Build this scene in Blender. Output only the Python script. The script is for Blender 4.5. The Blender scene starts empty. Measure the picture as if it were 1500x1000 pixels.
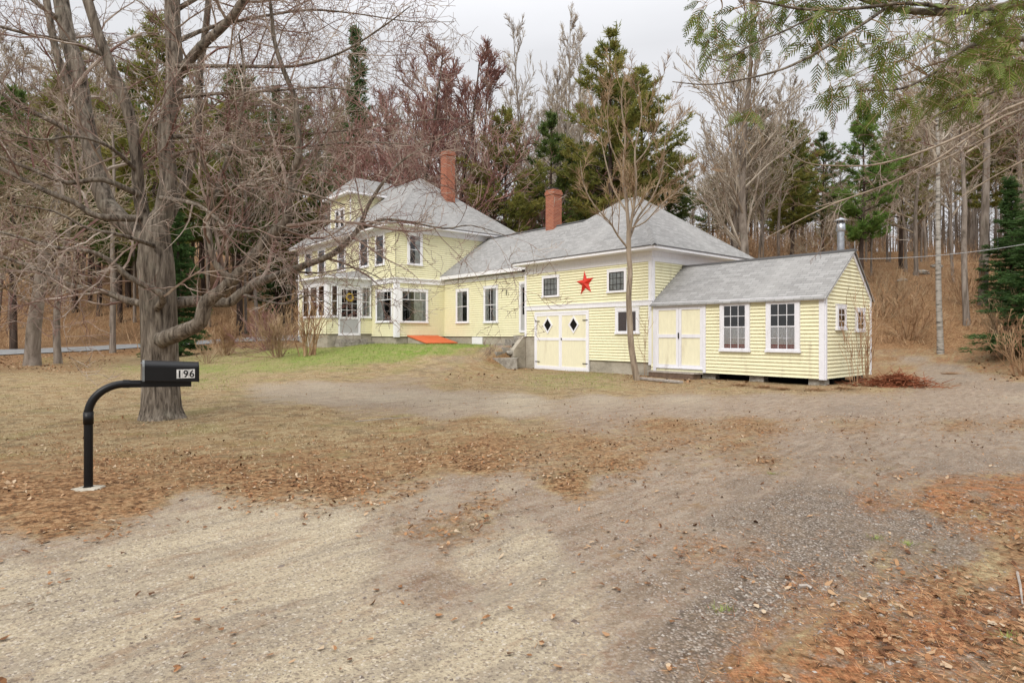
import bpy, math, random
import numpy as np
from mathutils import Vector, Matrix
random.seed(7)
F=900.0; EYE=1.6; HOR=490.0
sc=bpy.context.scene; COL=sc.collection
def P(px,py,d): return Vector(((px-750)/F*d, d, EYE+(HOR-py)/F*d))
# ------------------------------------------------------------------ frame of the buildings
TH=math.atan2(770,900)
U=(-math.sin(TH),math.cos(TH)); V=(math.cos(TH),math.sin(TH))
BD=23.9; B=((955-750)/F*BD,BD)
ROT=math.atan2(-U[1],-U[0])
def fw(x,y): return (B[0]-U[0]*x+V[0]*y, B[1]-U[1]*x+V[1]*y)
def fx(px,b):
    ox,oy=fw(0,b); r=(px-750)/F; return -((r*oy-ox)/(U[0]-r*U[1]))
def sy(px,x0):
    ox,oy=fw(x0,0); r=(px-750)/F; return (r*oy-ox)/(V[0]-r*V[1])
def zz(py,x,y): return EYE+(HOR-py)/F*fw(x,y)[1]
# ------------------------------------------------------------------ terrain
def S(v,a,b):
    t=np.clip((v-a)/(b-a),0,1); return t*t*(3-2*t)
def vn(x,y,s=0.0):
    return (np.sin(x*1.3+s)*np.cos(y*1.7-s*2)+np.sin(x*2.9-y*2.1+s*3)*.5+np.sin(x*.6+y*.83+s*5))/2.5
def Hn(X,Y):
    X=np.asarray(X,float); Y=np.asarray(Y,float)
    rx=X-B[0]; ry=Y-B[1]
    a=rx*U[0]+ry*U[1]; b=rx*V[0]+ry*V[1]
    f=np.maximum(0,-b-.6)
    a0=7.45-f*.55; a1=7.75+f*.8
    T=1.08*S(a,a0,a1)*(.25*S(b,-13,-3)+.75*np.clip((b+12.5)/9.5,0,1))*(1-S(a,27,40))
    ys=np.interp(X,[-12,0,10,18,60],[58,50,37,28,26])
    h=.3*np.log1p(np.exp((Y-ys-2)/1.8))*1.8
    h=np.where(h>8,8+(h-8)*.4,h)
    ys2=np.where(X<-12,1,0)
    gent=.1*np.maximum(0,Y-44)*(1-S(X,-24,-10))*(1-S(Y,62,75)*.3)
    bank=1.2*S(X-.1*Y,17.5,24)*S(Y,14,24)*np.clip(1-(Y-30)/30,0,1)
    n=.03*vn(X*.9,Y*.9)+.012*vn(X*3.1,Y*2.7,2.)+.25*vn(X*.12,Y*.12,1.)*S(Y,32,60)
    rut=-.02*np.exp(-((Y-6.2-.18*X)/.5)**2)
    return T+h+gent+bank+n*S(np.hypot(X,Y),1.,4.)+rut
def H(x,y): return float(Hn(x,y))
def G(px,py,lo=2.0,hi=120.0):
    "ground point seen at a pixel"
    r=(px-750)/F; k=(HOR-py)/F; d=lo
    while d<hi:
        if EYE+k*d<=H(r*d,d): break
        d*=1.004
    return Vector((r*d,d,H(r*d,d)))
# ------------------------------------------------------------------ mesh builder
class MB:
    def __init__(s,off=(0,0,0)): s.v=[];s.f=[];s.m=[];s.uv={};s.o=off
    def add(s,pts): 
        n=len(s.v); ox,oy,oz=s.o
        s.v.extend([(p[0]-ox,p[1]-oy,p[2]-oz) for p in pts]); return n
    def face(s,pts,m=0,uv=None):
        n=s.add(pts); s.f.append(tuple(range(n,n+len(pts)))); s.m.append(m)
        if uv: s.uv[len(s.f)-1]=uv
    def box(s,x0,x1,y0,y1,z0,z1,m=0):
        n=s.add([(x,y,z) for z in(z0,z1) for y in(y0,y1) for x in(x0,x1)])
        for q in((0,2,3,1),(4,5,7,6),(0,1,5,4),(2,6,7,3),(0,4,6,2),(1,3,7,5)):
            s.f.append(tuple(n+i for i in q)); s.m.append(m)
    def hexa(s,c,m=0):
        n=s.add(c)
        for q in((0,2,3,1),(4,5,7,6),(0,1,5,4),(2,6,7,3),(0,4,6,2),(1,3,7,5)):
            s.f.append(tuple(n+i for i in q)); s.m.append(m)
    def prism(s,poly,f0,f1,m=0):
        "poly list of 2d, f0/f1 map 2d to 3d for back/front"
        k=len(poly); n=s.add([f0(p) for p in poly]+[f1(p) for p in poly])
        s.f.append(tuple(n+i for i in range(k))[::-1]); s.m.append(m)
        s.f.append(tuple(n+k+i for i in range(k))); s.m.append(m)
        for i in range(k):
            j=(i+1)%k; s.f.append((n+i,n+j,n+k+j,n+k+i)); s.m.append(m)
    def tube(s,pts,rads,sides=6,m=0,cap=False,rn=None):
        pts=[Vector(p) for p in pts]; k=len(pts)
        d=(pts[1]-pts[0]).normalized(); ref=Vector((1,0,0)) if abs(d.x)<.8 else Vector((0,1,0))
        a=d.cross(ref).normalized(); base=len(s.v); ox,oy,oz=s.o
        cs=[(math.cos(2*math.pi*i/sides),math.sin(2*math.pi*i/sides)) for i in range(sides)]
        for i in range(k):
            if i>0 and i<k-1: d=(pts[i+1]-pts[i-1])
            elif i==k-1: d=(pts[i]-pts[i-1])
            if d.length<1e-9: d=Vector((0,0,1))
            d=d.normalized(); a=(a-d*a.dot(d))
            if a.length<1e-6: a=d.orthogonal()
            a=a.normalized(); b=d.cross(a); p=pts[i]; r=rads[i]
            for j,(c,q) in enumerate(cs):
                rr=r*(rn(i,j) if rn else 1)
                s.v.append((p.x+(a.x*c+b.x*q)*rr-ox,p.y+(a.y*c+b.y*q)*rr-oy,p.z+(a.z*c+b.z*q)*rr-oz))
        for i in range(k-1):
            for j in range(sides):
                j2=(j+1)%sides; x=base+i*sides
                s.f.append((x+j,x+j2,x+sides+j2,x+sides+j)); s.m.append(m)
        if cap:
            s.f.append(tuple(base+j for j in range(sides))[::-1]); s.m.append(m)
            s.f.append(tuple(base+(k-1)*sides+j for j in range(sides))); s.m.append(m)
    def build(s,name,mats,parent=None,smooth=False,kind=None,label=None,loc=None):
        me=bpy.data.meshes.new(name); me.from_pydata(s.v,[],s.f)
        if not isinstance(mats,(list,tuple)): mats=[mats]
        for m in mats: me.materials.append(m)
        if len(mats)>1: me.polygons.foreach_set('material_index',s.m)
        if smooth: me.polygons.foreach_set('use_smooth',[True]*len(s.f))
        if s.uv:
            ul=me.uv_layers.new(name='UVMap')
            for fi,uv in s.uv.items():
                p=me.polygons[fi]
                for k,li in enumerate(p.loop_indices): ul.data[li].uv=uv[k]
        me.update()
        o=bpy.data.objects.new(name,me); COL.objects.link(o)
        if parent: o.parent=parent
        if loc: o.location=loc
        if kind: o['kind']=kind
        if label: o['label']=label
        return o
def thing(name,label,cat,loc=(0,0,0),rz=0,group=None):
    o=bpy.data.objects.new(name,None); COL.objects.link(o); o.empty_display_size=.3
    o.location=loc; o.rotation_euler=(0,0,rz); return tag(o,label,cat,group)
def tag(o,label,cat,group=None):
    o['label']=label; o['category']=cat
    if group: o['group']=group
    return o
# ------------------------------------------------------------------ materials
class N:
    def __init__(s,name):
        s.mat=bpy.data.materials.new(name); s.mat.use_nodes=True; s.t=s.mat.node_tree
        s.b=s.t.nodes['Principled BSDF']; s.c=s.n('ShaderNodeTexCoord')
    def n(s,t,**k):
        n=s.t.nodes.new(t)
        for a,b in k.items(): setattr(n,a,b)
        return n
    def l(s,a,b): s.t.links.new(a,b)
    def set(s,sock,v):
        if hasattr(v,'is_output'): s.l(v,sock)
        else:
            if isinstance(v,(tuple,list)) and len(v)==3 and sock.type=='RGBA': v=(*v,1)
            sock.default_value=v
    def map(s,scale,vec=None,rot=(0,0,0)):
        m=s.n('ShaderNodeMapping'); s.l(vec or s.c.outputs['Object'],m.inputs[0])
        m.inputs['Scale'].default_value=scale if isinstance(scale,tuple) else (scale,)*3
        m.inputs['Rotation'].default_value=rot; return m.outputs[0]
    def noise(s,scale,detail=4,rough=.55,vec=None,dist=0):
        n=s.n('ShaderNodeTexNoise'); s.l(vec or s.c.outputs['Object'],n.inputs['Vector'])
        n.inputs['Scale'].default_value=scale; n.inputs['Detail'].default_value=detail
        n.inputs['Roughness'].default_value=rough; n.inputs['Distortion'].default_value=dist
        return n.outputs['Fac']
    def voro(s,scale,vec=None,feature='F1'):
        n=s.n('ShaderNodeTexVoronoi'); n.feature=feature; s.l(vec or s.c.outputs['Object'],n.inputs['Vector'])
        n.inputs['Scale'].default_value=scale; return n
    def math(s,op,a,b=0.0,clamp=False):
        n=s.n('ShaderNodeMath',operation=op); n.use_clamp=clamp; s.set(n.inputs[0],a); s.set(n.inputs[1],b); return n.outputs[0]
    def step(s,v,a,b):
        n=s.n('ShaderNodeMapRange'); n.interpolation_type='SMOOTHSTEP'
        s.set(n.inputs['Value'],v); n.inputs['From Min'].default_value=a; n.inputs['From Max'].default_value=b; return n.outputs[0]
    def ramp(s,v,stops,interp='LINEAR'):
        n=s.n('ShaderNodeValToRGB'); s.l(v,n.inputs[0]); r=n.color_ramp; r.interpolation=interp
        while len(r.elements)<len(stops): r.elements.new(.5)
        for e,(p,c) in zip(r.elements,stops): e.position=p; e.color=(*c,1)
        return n.outputs[0]
    def mix(s,f,a,b,mode='MIX'):
        n=s.n('ShaderNodeMix'); n.data_type='RGBA'; n.blend_type=mode
        s.set(n.inputs[0],f); s.set(n.inputs[6],a); s.set(n.inputs[7],b); return n.outputs[2]
    def bump(s,h,st=.5,dist=.02):
        n=s.n('ShaderNodeBump'); n.inputs['Strength'].default_value=st; n.inputs['Distance'].default_value=dist
        s.l(h,n.inputs['Height']); s.l(n.outputs[0],s.b.inputs['Normal'])
    def done(s,col,rough=.8,spec=.3,metal=0):
        s.set(s.b.inputs['Base Color'],col); s.set(s.b.inputs['Roughness'],rough)
        s.b.inputs['Specular IOR Level'].default_value=spec; s.b.inputs['Metallic'].default_value=metal
        return s.mat
def paint(name,c,dirt=(.3,.26,.2),amt=.5,rough=.6,streak=True,grain=0):
    m=N(name); a=m.noise(1,5,.7,vec=m.map((2.2,2.2,.5) if streak else 2.5)); b=m.noise(14,4,.6,vec=m.map((1,1,.25)))
    v=m.mix(m.step(b,.3,.75),tuple(x*.93 for x in c),c)
    f=m.math('MULTIPLY',m.step(a,.52,.82),amt); v=m.mix(f,v,dirt)
    fine=m.noise(60,3,.7,vec=m.map((1,1,.3))); v=m.mix(m.math('MULTIPLY',m.step(fine,.62,.78),amt*.55),v,dirt)
    m.bump(fine,.15,.004)
    return m.done(v,rough,.3)
YEL=(.82,.79,.545)
M_SIDE=paint('yellow_clapboard',YEL,(.48,.43,.30),.5)
M_SIDE2=paint('yellow_clapboard_weathered',(.79,.755,.52),(.34,.30,.21),.75)
M_PANEL=paint('yellow_board',(.80,.765,.56),(.45,.38,.26),.5)
M_WHITE=paint('white_trim',(.82,.82,.85),(.55,.53,.5),.35)
M_WHITE_OLD=paint('weathered_white_trim',(.76,.76,.80),(.36,.33,.3),.75)
M_STORM=paint('grey_door_paint',(.42,.42,.42),(.35,.33,.3),.3)
M_RED=paint('red_star_paint',(.62,.035,.018),(.4,.04,.03),.3,streak=False)
M_BULK=paint('red_hatch_paint',(.56,.12,.04),(.35,.10,.05),.6)
def mk_conc():
    m=N('concrete'); a=m.noise(1.5,6,.7,vec=m.map((1,1,1.8))); b=m.noise(25,4,.7)
    v=m.ramp(a,[(.3,(.20,.18,.14)),(.5,(.38,.34,.27)),(.7,(.48,.44,.36))]); v=m.mix(.25,v,m.ramp(b,[(.3,(.12,.11,.09)),(.7,(.55,.52,.45))]))
    m.bump(b,.5,.01); return m.done(v,.9,.2)
M_CONC=mk_conc()
def mk_stone():
    m=N('field_stone'); a=m.noise(6,6,.7); v=m.ramp(a,[(.3,(.14,.12,.10)),(.55,(.3,.28,.24)),(.75,(.5,.47,.42))])
    m.bump(a,.8,.03); return m.done(v,.9,.2)
M_STONE=mk_stone()
def mk_roof():
    m=N('grey_shingles'); uv=m.c.outputs['UV']
    br=m.n('ShaderNodeTexBrick'); m.l(uv,br.inputs['Vector']); i=br.inputs
    i['Scale'].default_value=1; i['Brick Width'].default_value=.31; i['Row Height'].default_value=.14; i['Mortar Size'].default_value=.006
    i['Color1'].default_value=(.225,.22,.212,1); i['Color2'].default_value=(.315,.31,.30,1); i['Mortar'].default_value=(.11,.11,.115,1); i['Bias'].default_value=0
    br.offset_frequency=2; br.offset=.37
    a=m.noise(.5,5,.6,vec=m.map((1,.35,1),vec=uv)); b=m.noise(60,3,.6,vec=uv)
    v=m.mix(m.math('MULTIPLY',m.step(a,.45,.75),.4),br.outputs['Color'],(.37,.365,.35))
    v=m.mix(m.math('MULTIPLY',m.step(b,.35,.7),.3),v,(.2,.195,.185))
    c=m.noise(3,4,.6,vec=m.map((.3,3.,1),vec=uv)); v=m.mix(m.math('MULTIPLY',m.step(c,.5,.72),.3),v,(.22,.225,.22))
    m.bump(br.outputs['Fac'],-.5,.01); return m.done(v,.92,.15)
M_ROOF=mk_roof()
def mk_brick():
    m=N('chimney_brick'); uv=m.c.outputs['UV']
    br=m.n('ShaderNodeTexBrick'); m.l(uv,br.inputs['Vector']); i=br.inputs
    i['Scale'].default_value=1; i['Brick Width'].default_value=.21; i['Row Height'].default_value=.075; i['Mortar Size'].default_value=.009
    i['Color1'].default_value=(.26,.065,.035,1); i['Color2'].default_value=(.38,.12,.06,1); i['Mortar'].default_value=(.30,.22,.17,1)
    a=m.noise(3,5,.7); v=m.mix(m.math('MULTIPLY',m.step(a,.5,.75),.6),br.outputs['Color'],(.28,.11,.07))
    m.bump(br.outputs['Fac'],-.6,.01); return m.done(v,.9,.2)
M_BRICK=mk_brick()
def flat(name,c,rough=.6,spec=.3,metal=0,var=.25,sc_=20):
    m=N(name); a=m.noise(sc_,4,.6); v=m.mix(m.step(a,.35,.7),tuple(x*(1-var) for x in c),tuple(min(1,x*(1+var*.4)) for x in c)); return m.done(v,rough,spec,metal)
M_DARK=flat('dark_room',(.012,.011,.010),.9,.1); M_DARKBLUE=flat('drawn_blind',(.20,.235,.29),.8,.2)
M_CURT=flat('curtain_cloth',(.60,.64,.62),.9,.1,sc_=8); M_LACE=flat('lace_cloth',(.80,.82,.83),.9,.1,sc_=40); M_CRED=flat('red_hem',(.45,.12,.13),.9,.1,sc_=60)
M_BLACK=flat('black_metal',(.004,.0042,.005),.42,.3,sc_=6); M_BLK2=flat('black_plastic',(.005,.005,.006),.5,.3,sc_=6)
M_STEEL=flat('galvanised_steel',(.45,.47,.5),.35,.5,.9,sc_=8); M_WIRE=flat('wire',(.3,.3,.3),.6); M_WREATH=flat('yellow_wreath',(.62,.42,.04),.8,.2,sc_=40)
M_WOOD=flat('old_wood',(.16,.11,.08),.9,.2,sc_=12); M_GREYW=flat('grey_plank',(.38,.34,.30),.9,.2,sc_=10); M_IRON=flat('dark_iron',(.03,.025,.02),.5,.4)
M_PLATE=flat('number_plate',(.62,.62,.60),.5,.3,sc_=30); M_WOODBR=flat('curtain_brown',(.12,.055,.035),.9,.2)
def mk_glass():
    m=N('window_glass'); t=m.t; out=t.nodes['Material Output']; tr=m.n('ShaderNodeBsdfTransparent'); gl=m.n('ShaderNodeBsdfGlossy')
    gl.inputs['Roughness'].default_value=.03; fr=m.n('ShaderNodeFresnel'); fr.inputs[0].default_value=1.5
    nz=m.n('ShaderNodeBump'); nz.inputs['Strength'].default_value=.12; nz.inputs['Distance'].default_value=.02; m.l(m.noise(1.6,2),nz.inputs['Height']); m.l(nz.outputs[0],gl.inputs['Normal'])
    mx=m.n('ShaderNodeMixShader'); m.l(m.math('ADD',m.math('MULTIPLY',fr.outputs[0],1.1),.05),mx.inputs[0]); m.l(tr.outputs[0],mx.inputs[1]); m.l(gl.outputs[0],mx.inputs[2]); m.l(mx.outputs[0],out.inputs[0])
    t.nodes.remove(m.b); return m.mat
M_GLASS=mk_glass()
def bark(name,c1,c2,c3,sz=9,bs=.8,lich=0):
    m=N(name); v=m.map((sz,sz,sz*.16)); a=m.noise(1,6,.65,vec=v,dist=.6); b=m.noise(2.2,4,.6)
    col=m.ramp(a,[(.32,c1),(.5,c2),(.72,c3)])
    if lich: col=m.mix(m.math('MULTIPLY',m.step(b,.55,.72),lich),col,(.24,.24,.19))
    m.bump(a,bs,.05); return m.done(col,.95,.1)
M_BARK=bark('maple_bark',(.028,.022,.017),(.165,.138,.11),(.33,.29,.235),14,1,.3)
M_BARKF=bark('forest_bark',(.08,.065,.05),(.21,.175,.145),(.34,.30,.26),5,.6,.3)
M_BARKD=bark('pine_bark',(.025,.02,.016),(.07,.05,.04),(.13,.10,.08),6,.6)
M_BARKG=bark('young_bark',(.13,.10,.075),(.27,.215,.16),(.38,.32,.25),9,.4)
def mk_birch():
    m=N('birch_bark'); a=m.noise(1,4,.7,vec=m.map((1.2,1.2,9))); col=m.ramp(a,[(.38,(.07,.06,.05)),(.46,(.29,.265,.23)),(.6,(.40,.375,.335))]); return m.done(col,.8,.2)
M_BIRCH=mk_birch()
def twig(name,c1,c2,c3):
    m=N(name); a=m.noise(1.3,3,.6); return m.done(m.ramp(a,[(.35,c1),(.5,c2),(.66,c3)]),.85,.15)
M_TWIG=twig('maple_twigs',(.15,.07,.06),(.24,.18,.145),(.42,.36,.30))
M_TWIGF=twig('forest_twigs',(.15,.105,.07),(.27,.215,.15),(.42,.36,.27))
M_TWIGP=twig('pale_twigs',(.23,.175,.13),(.34,.285,.225),(.44,.39,.32))
M_TWIGR=twig('budding_red_twigs',(.17,.08,.07),(.26,.14,.12),(.34,.25,.20))
M_TWIGB=twig('russet_stems',(.20,.11,.06),(.33,.21,.12),(.42,.31,.19))
M_TWIGO=twig('tan_stems',(.17,.11,.07),(.29,.20,.12),(.38,.29,.18))
def leafm(name,c1,c2,c3,sc_=2.5,tr=.4):
    m=N(name); a=m.noise(sc_,4,.7); b=m.noise(.35,2,.5); col=m.ramp(a,[(.3,c1),(.5,c2),(.7,c3)]); col=m.mix(m.math('MULTIPLY',m.step(b,.45,.65),.35),col,c3)
    m.done(col,.75,.2); t_=m.n('ShaderNodeBsdfTranslucent'); m.l(col,t_.inputs[0]); x_=m.n('ShaderNodeMixShader'); x_.inputs[0].default_value=tr
    m.l(m.b.outputs[0],x_.inputs[1]); m.l(t_.outputs[0],x_.inputs[2]); m.l(x_.outputs[0],m.t.nodes['Material Output'].inputs[0]); return m.mat
M_PINE=leafm('pine_needles',(.09,.12,.032),(.20,.215,.05),(.34,.27,.08))
M_PINEB=leafm('bright_pine_needles',(.07,.13,.03),(.14,.24,.05),(.22,.29,.08))
M_SPRUCE=leafm('spruce_needles',(.035,.07,.025),(.06,.12,.035),(.10,.16,.05))
M_CEDAR=leafm('cedar_sprays',(.022,.042,.010),(.075,.125,.022),(.24,.27,.06),4,.25)
# ------------------------------------------------------------------ ground control points: S G D L N V Y
CP=[]
def row(py,txt):
    for it in txt.split():
        x,c=it.split(':'); w=dict.fromkeys('SGDLNVY',0.0)
        for ch in c: w[ch]+=1/len(c)
        CP.append((float(x),float(py),[w[k] for k in 'SGDLNVY']))
row(1000,'0:SD 150:S 300:SD 450:S 600:S 700:S 850:SSD 900:SDG 960:DG 1030:GN 1120:N 1250:N 1400:NL 1500:NL')
row(930,'0:SSD 150:S 300:SD 450:SD 600:S 750:S 850:SSD 900:SD 940:DG 1020:G 1120:GN 1250:N 1380:N 1500:NL')
row(860,'0:S 150:S 300:SSD 450:S 560:SD 640:D 750:DS 840:SSD 900:DSG 960:DG 1040:GD 1100:G 1200:GN 1300:GN 1400:NL 1500:N')
row(805,'0:SD 100:SD 200:S 300:S 400:S 500:S 600:SD 700:S 780:S 880:D 960:D 1020:DN 1100:GDN 1200:G 1300:GL 1400:LGG 1500:LLD')
row(765,'0:LD 80:LL 160:LD 230:SD 320:S 400:S 500:S 590:SD 680:LD 760:DS 850:D 950:D 1050:DG 1150:G 1250:G 1340:G 1420:NG 1500:NL')
row(778,'600:LD 620:LDD 645:LLD 560:SD 690:LD')
row(735,'0:L 100:L 200:LL 280:SD 360:SL 450:SL 540:SL 640:SD 720:DL 800:D 900:D 1000:D 1100:DG 1200:G 1280:GN 1380:N 1500:N')
row(712,'0:L 130:L 250:LLY 380:L 500:L 600:LS 680:D 740:SD 830:LL 900:D 1000:D 1100:DG 1200:DG 1320:DGN 1420:NNG 1500:N')
row(680,'0:LY 150:YLL 300:LLY 450:LLY 600:LLY 700:LL 780:DL 900:DLL 1000:DLD 1120:DL 1250:DDL 1400:DG 1500:DG')
row(650,'0:YYL 150:YYL 300:YYL 450:YYL 600:YL 720:LLY 850:LLD 950:DL 1070:DL 1200:D 1350:D 1500:D')
row(620,'0:Y 150:YL 300:Y 450:Y 580:YYL 700:YL 780:YLD 880:LDG 980:LDL 1100:DLL 1250:DL 1400:DL 1500:DL')
row(600,'0:Y 150:Y 300:Y 450:YYL 560:YD 660:DS 760:DSS 880:DDS 1000:DGS 1120:D 1250:DG 1400:D 1500:D')
row(583,'0:Y 150:YYL 300:Y 420:YS 480:SD 560:SSD 660:SSD 760:SSS 880:SSD 1000:DSS 1120:DGS 1250:GDS 1400:GDS 1500:DS')
row(574,'0:Y 300:Y 430:SD 520:SSD 600:SSD 700:SDY 800:YYL 900:YYL 1000:YLD 1100:LDY 1250:LDY 1400:D')
row(566,'0:Y 150:YYL 300:YYV 400:YS 470:SSD 540:SYD 600:YD 660:YYL 720:YYL 800:YYV 880:YVY 960:YYL 1060:YYL 1160:YYL 1260:LYY 1380:LG 1500:DG')
row(553,'0:Y 100:Y 200:Y 300:YYV 400:Y 500:Y 600:YD 660:YLD 720:YYL 800:YVY 880:YVY 940:YL 1000:LY 1100:LY 1250:L 1320:LLN 1370:GS 1410:GS 1460:GSL 1500:LN')
row(540,'0:YL 100:YL 200:YYV 300:YV 400:YV 500:YYV 580:Y 640:YD 700:YYL 760:LYY 1330:LN 1360:GS 1395:GS 1440:LN 1480:LN')
row(526,'0:L 60:LV 150:LY 220:Y 300:YYV 380:YYV 450:VVY 540:VVY 600:VY 650:YD 690:DY 740:LL 1310:L 1325:GS 1345:GS 1375:LN 1420:LN')
row(514,'0:L 100:L 200:L 290:LY 360:YVY 420:VVL 480:VVY 560:VV 620:VV 680:VY 715:DY 750:LD 1310:LG 1340:LN 1400:LLN')
row(505,'0:L 150:L 300:L 400:LLY 450:LY 500:VY 560:VV 620:V 700:V 740:D 1300:L 1350:L 1450:L')
row(494,'0:L 200:L 400:L 600:L 800:L 1100:L 1300:L 1500:L')
cpx=np.array([c[0] for c in CP]); cpy=np.array([c[1] for c in CP]); cpw=np.array([c[2] for c in CP])
def masks(X,Y,Z):
    X=np.asarray(X,float).ravel(); Yc=np.maximum(np.asarray(Y,float).ravel(),2.5); Z=np.asarray(Z,float).ravel()
    px=np.clip(750+X/Yc*F,-200,1700); py=np.clip(HOR+(EYE-Z)/Yc*F,480,1040)
    out=np.zeros((len(px),7))
    for i in range(0,len(px),4000):
        x=px[i:i+4000,None]; y=py[i:i+4000,None]
        sy_=.13*np.maximum(y-490,10)+3
        d=((x-cpx)/62)**2+((y-cpy)/sy_)**2
        w=1/(d+.16)**1.7; out[i:i+4000]=(w@cpw)/w.sum(1,keepdims=True)
    return out
# ------------------------------------------------------------------ ground sheet
def axis(segs):
    r=[]
    for a,b,n in segs: r+=list(np.linspace(a,b,n,endpoint=False))
    r.append(segs[-1][1]); return np.array(r)
xs=axis([(-400,-120,8),(-120,-50,24),(-50,-24,40),(-24,-8,70),(-8,12,150),(12,28,64),(28,60,36),(60,120,18),(120,400,8)])
ys=axis([(-60,-2,10),(-2,2,12),(2,8,60),(8,20,75),(20,42,110),(42,70,50),(70,130,24),(130,500,10)])
GX,GY=np.meshgrid(xs,ys); GZ=Hn(GX,GY)
# small pits and mounds
def bumpg(c,r,h):
    global GZ
    GZ=GZ+h*np.exp(-(((GX-c.x)/r)**2+((GY-c.y)/r)**2))
for px,py,r,h in((715,852,.22,-.05),(620,775,.4,-.05),(90,750,.5,.05),(728,560,1.0,.0)):
    bumpg(G(px,py),r,h)
nx=len(xs); ny=len(ys)
verts=np.stack([GX.ravel(),GY.ravel(),GZ.ravel()],1)
idx=np.arange(nx*ny).reshape(ny,nx)
faces=np.stack([idx[:-1,:-1].ravel(),idx[:-1,1:].ravel(),idx[1:,1:].ravel(),idx[1:,:-1].ravel()],1)
me=bpy.data.meshes.new('ground'); me.from_pydata(verts.tolist(),[],faces.tolist())
me.polygons.foreach_set('use_smooth',[True]*len(faces))
mk=masks(verts[:,0],verts[:,1],verts[:,2])
far=(verts[:,1]>48)|(np.hypot(verts[:,0],verts[:,1])>60)
mk[far]=[0,0,0,.75,.25,0,0]
for nm,cols in(('mA',(0,1,2)),('mB',(3,4,5))):
    at=me.color_attributes.new(nm,'FLOAT_COLOR','POINT'); c=np.ones((len(verts),4)); c[:,:3]=mk[:,cols]; at.data.foreach_set('color',c.ravel())
gob=bpy.data.objects.new('ground',me); COL.objects.link(gob); gob['kind']='structure'
def mk_ground():
    m=N('yard_ground'); g=m
    def att(nm):
        a=m.n('ShaderNodeAttribute'); a.attribute_name=nm; s=m.n('ShaderNodeSeparateColor'); m.l(a.outputs['Color'],s.inputs[0]); return s.outputs
    A=att('mA'); Bq=att('mB')
    warp=m.noise(.8,6,.65); warp2=m.noise(3.2,6,.72); fine=m.noise(35,5,.75); med=m.noise(9,5,.7); big=m.noise(.25,4,.6)
    r1=m.map(1.0,rot=(0,0,math.radians(-47))); streak=m.noise(1.,7,.68,vec=m.map((.6,3.4,1),vec=r1),dist=.9); strk2=m.noise(1.,6,.7,vec=m.map((1.6,8,1),vec=r1),dist=.3)
    def cov(mask,t0=.45,t1=.6,k=.8,nz=warp2):
        nn_=m.math('ADD',m.math('ADD',m.math('MULTIPLY',nz,.34),m.math('MULTIPLY',streak,.36)),m.math('ADD',m.math('MULTIPLY',warp,.14),m.math('MULTIPLY',fine,.16)))
        return m.step(m.math('ADD',mask,m.math('MULTIPLY',m.math('SUBTRACT',nn_,.5),k*3.4)),t0-.12,t1+.14)
    gv=m.noise(1,5,.75,vec=m.map((40,14,20),rot=(0,0,.5))); gv2=m.noise(1,5,.75,vec=m.map((13,38,20),rot=(0,0,.2)))
    gy=m.ramp(m.mix(.5,gv,gv2),[(.36,(.09,.062,.034)),(.46,(.235,.172,.095)),(.55,(.35,.275,.155)),(.68,(.48,.405,.25))])
    gy=m.mix(m.math('MULTIPLY',m.step(warp2,.45,.58),.7),gy,(.20,.115,.055)); gy=m.mix(m.math('MULTIPLY',m.step(m.noise(1.7,5,.7,vec=m.map((1,1,1),vec=r1)),.5,.6),.5),gy,(.10,.075,.045))
    gy=m.mix(m.math('MULTIPLY',m.step(warp,.52,.62),.45),gy,(.22,.20,.08)); gy=m.mix(m.math('MULTIPLY',m.step(med,.55,.68),.5),gy,(.42,.36,.23))
    gg=m.ramp(gv2,[(.35,(.06,.085,.02)),(.5,(.13,.19,.032)),(.62,(.21,.28,.055)),(.72,(.32,.33,.12))]); gg=m.mix(m.math('MULTIPLY',m.step(warp2,.46,.58),.65),gg,(.27,.23,.10))
    lv=m.voro(17,vec=m.map((1,1.3,1))); lv2=m.voro(38)
    sp=m.n('ShaderNodeSeparateColor'); m.l(lv.outputs['Color'],sp.inputs[0]); sp2=m.n('ShaderNodeSeparateColor'); m.l(lv2.outputs['Color'],sp2.inputs[0])
    lc=m.ramp(m.mix(.5,sp.outputs[0],sp2.outputs[1]),[(.2,(.075,.038,.018)),(.4,(.165,.085,.038)),(.6,(.25,.135,.062)),(.8,(.34,.215,.115))])
    lc=m.mix(m.math('MULTIPLY',m.step(fine,.45,.7),.5),lc,(.11,.07,.042))
    lc=m.mix(m.math('MULTIPLY',m.step(warp2,.5,.64),.45),lc,(.27,.19,.10))
    pb=m.voro(75); ps=m.n('ShaderNodeSeparateColor'); m.l(pb.outputs['Color'],ps.inputs[0])
    sn=m.ramp(m.mix(.45,fine,strk2),[(.36,(.235,.19,.135)),(.48,(.36,.30,.21)),(.62,(.49,.42,.30))])
    sn=m.mix(m.math('MULTIPLY',m.step(streak,.42,.62),.6),sn,(.22,.185,.145))
    sn=m.mix(m.math('MULTIPLY',m.step(m.math('ADD',strk2,m.math('MULTIPLY',warp,.5)),.78,.9),.5),sn,(.20,.125,.075))
    sn=m.mix(m.math('MULTIPLY',m.step(ps.outputs[0],.82,.88),.6),sn,(.13,.10,.08)); sn=m.mix(m.math('MULTIPLY',m.step(ps.outputs[1],.9,.95),.5),sn,(.56,.50,.42))
    gr=m.voro(62); gs=m.n('ShaderNodeSeparateColor'); m.l(gr.outputs['Color'],gs.inputs[0])
    gc=m.ramp(gs.outputs[0],[(.1,(.12,.09,.07)),(.45,(.205,.165,.13)),(.75,(.28,.23,.19)),(.97,(.40,.36,.31))])
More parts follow.
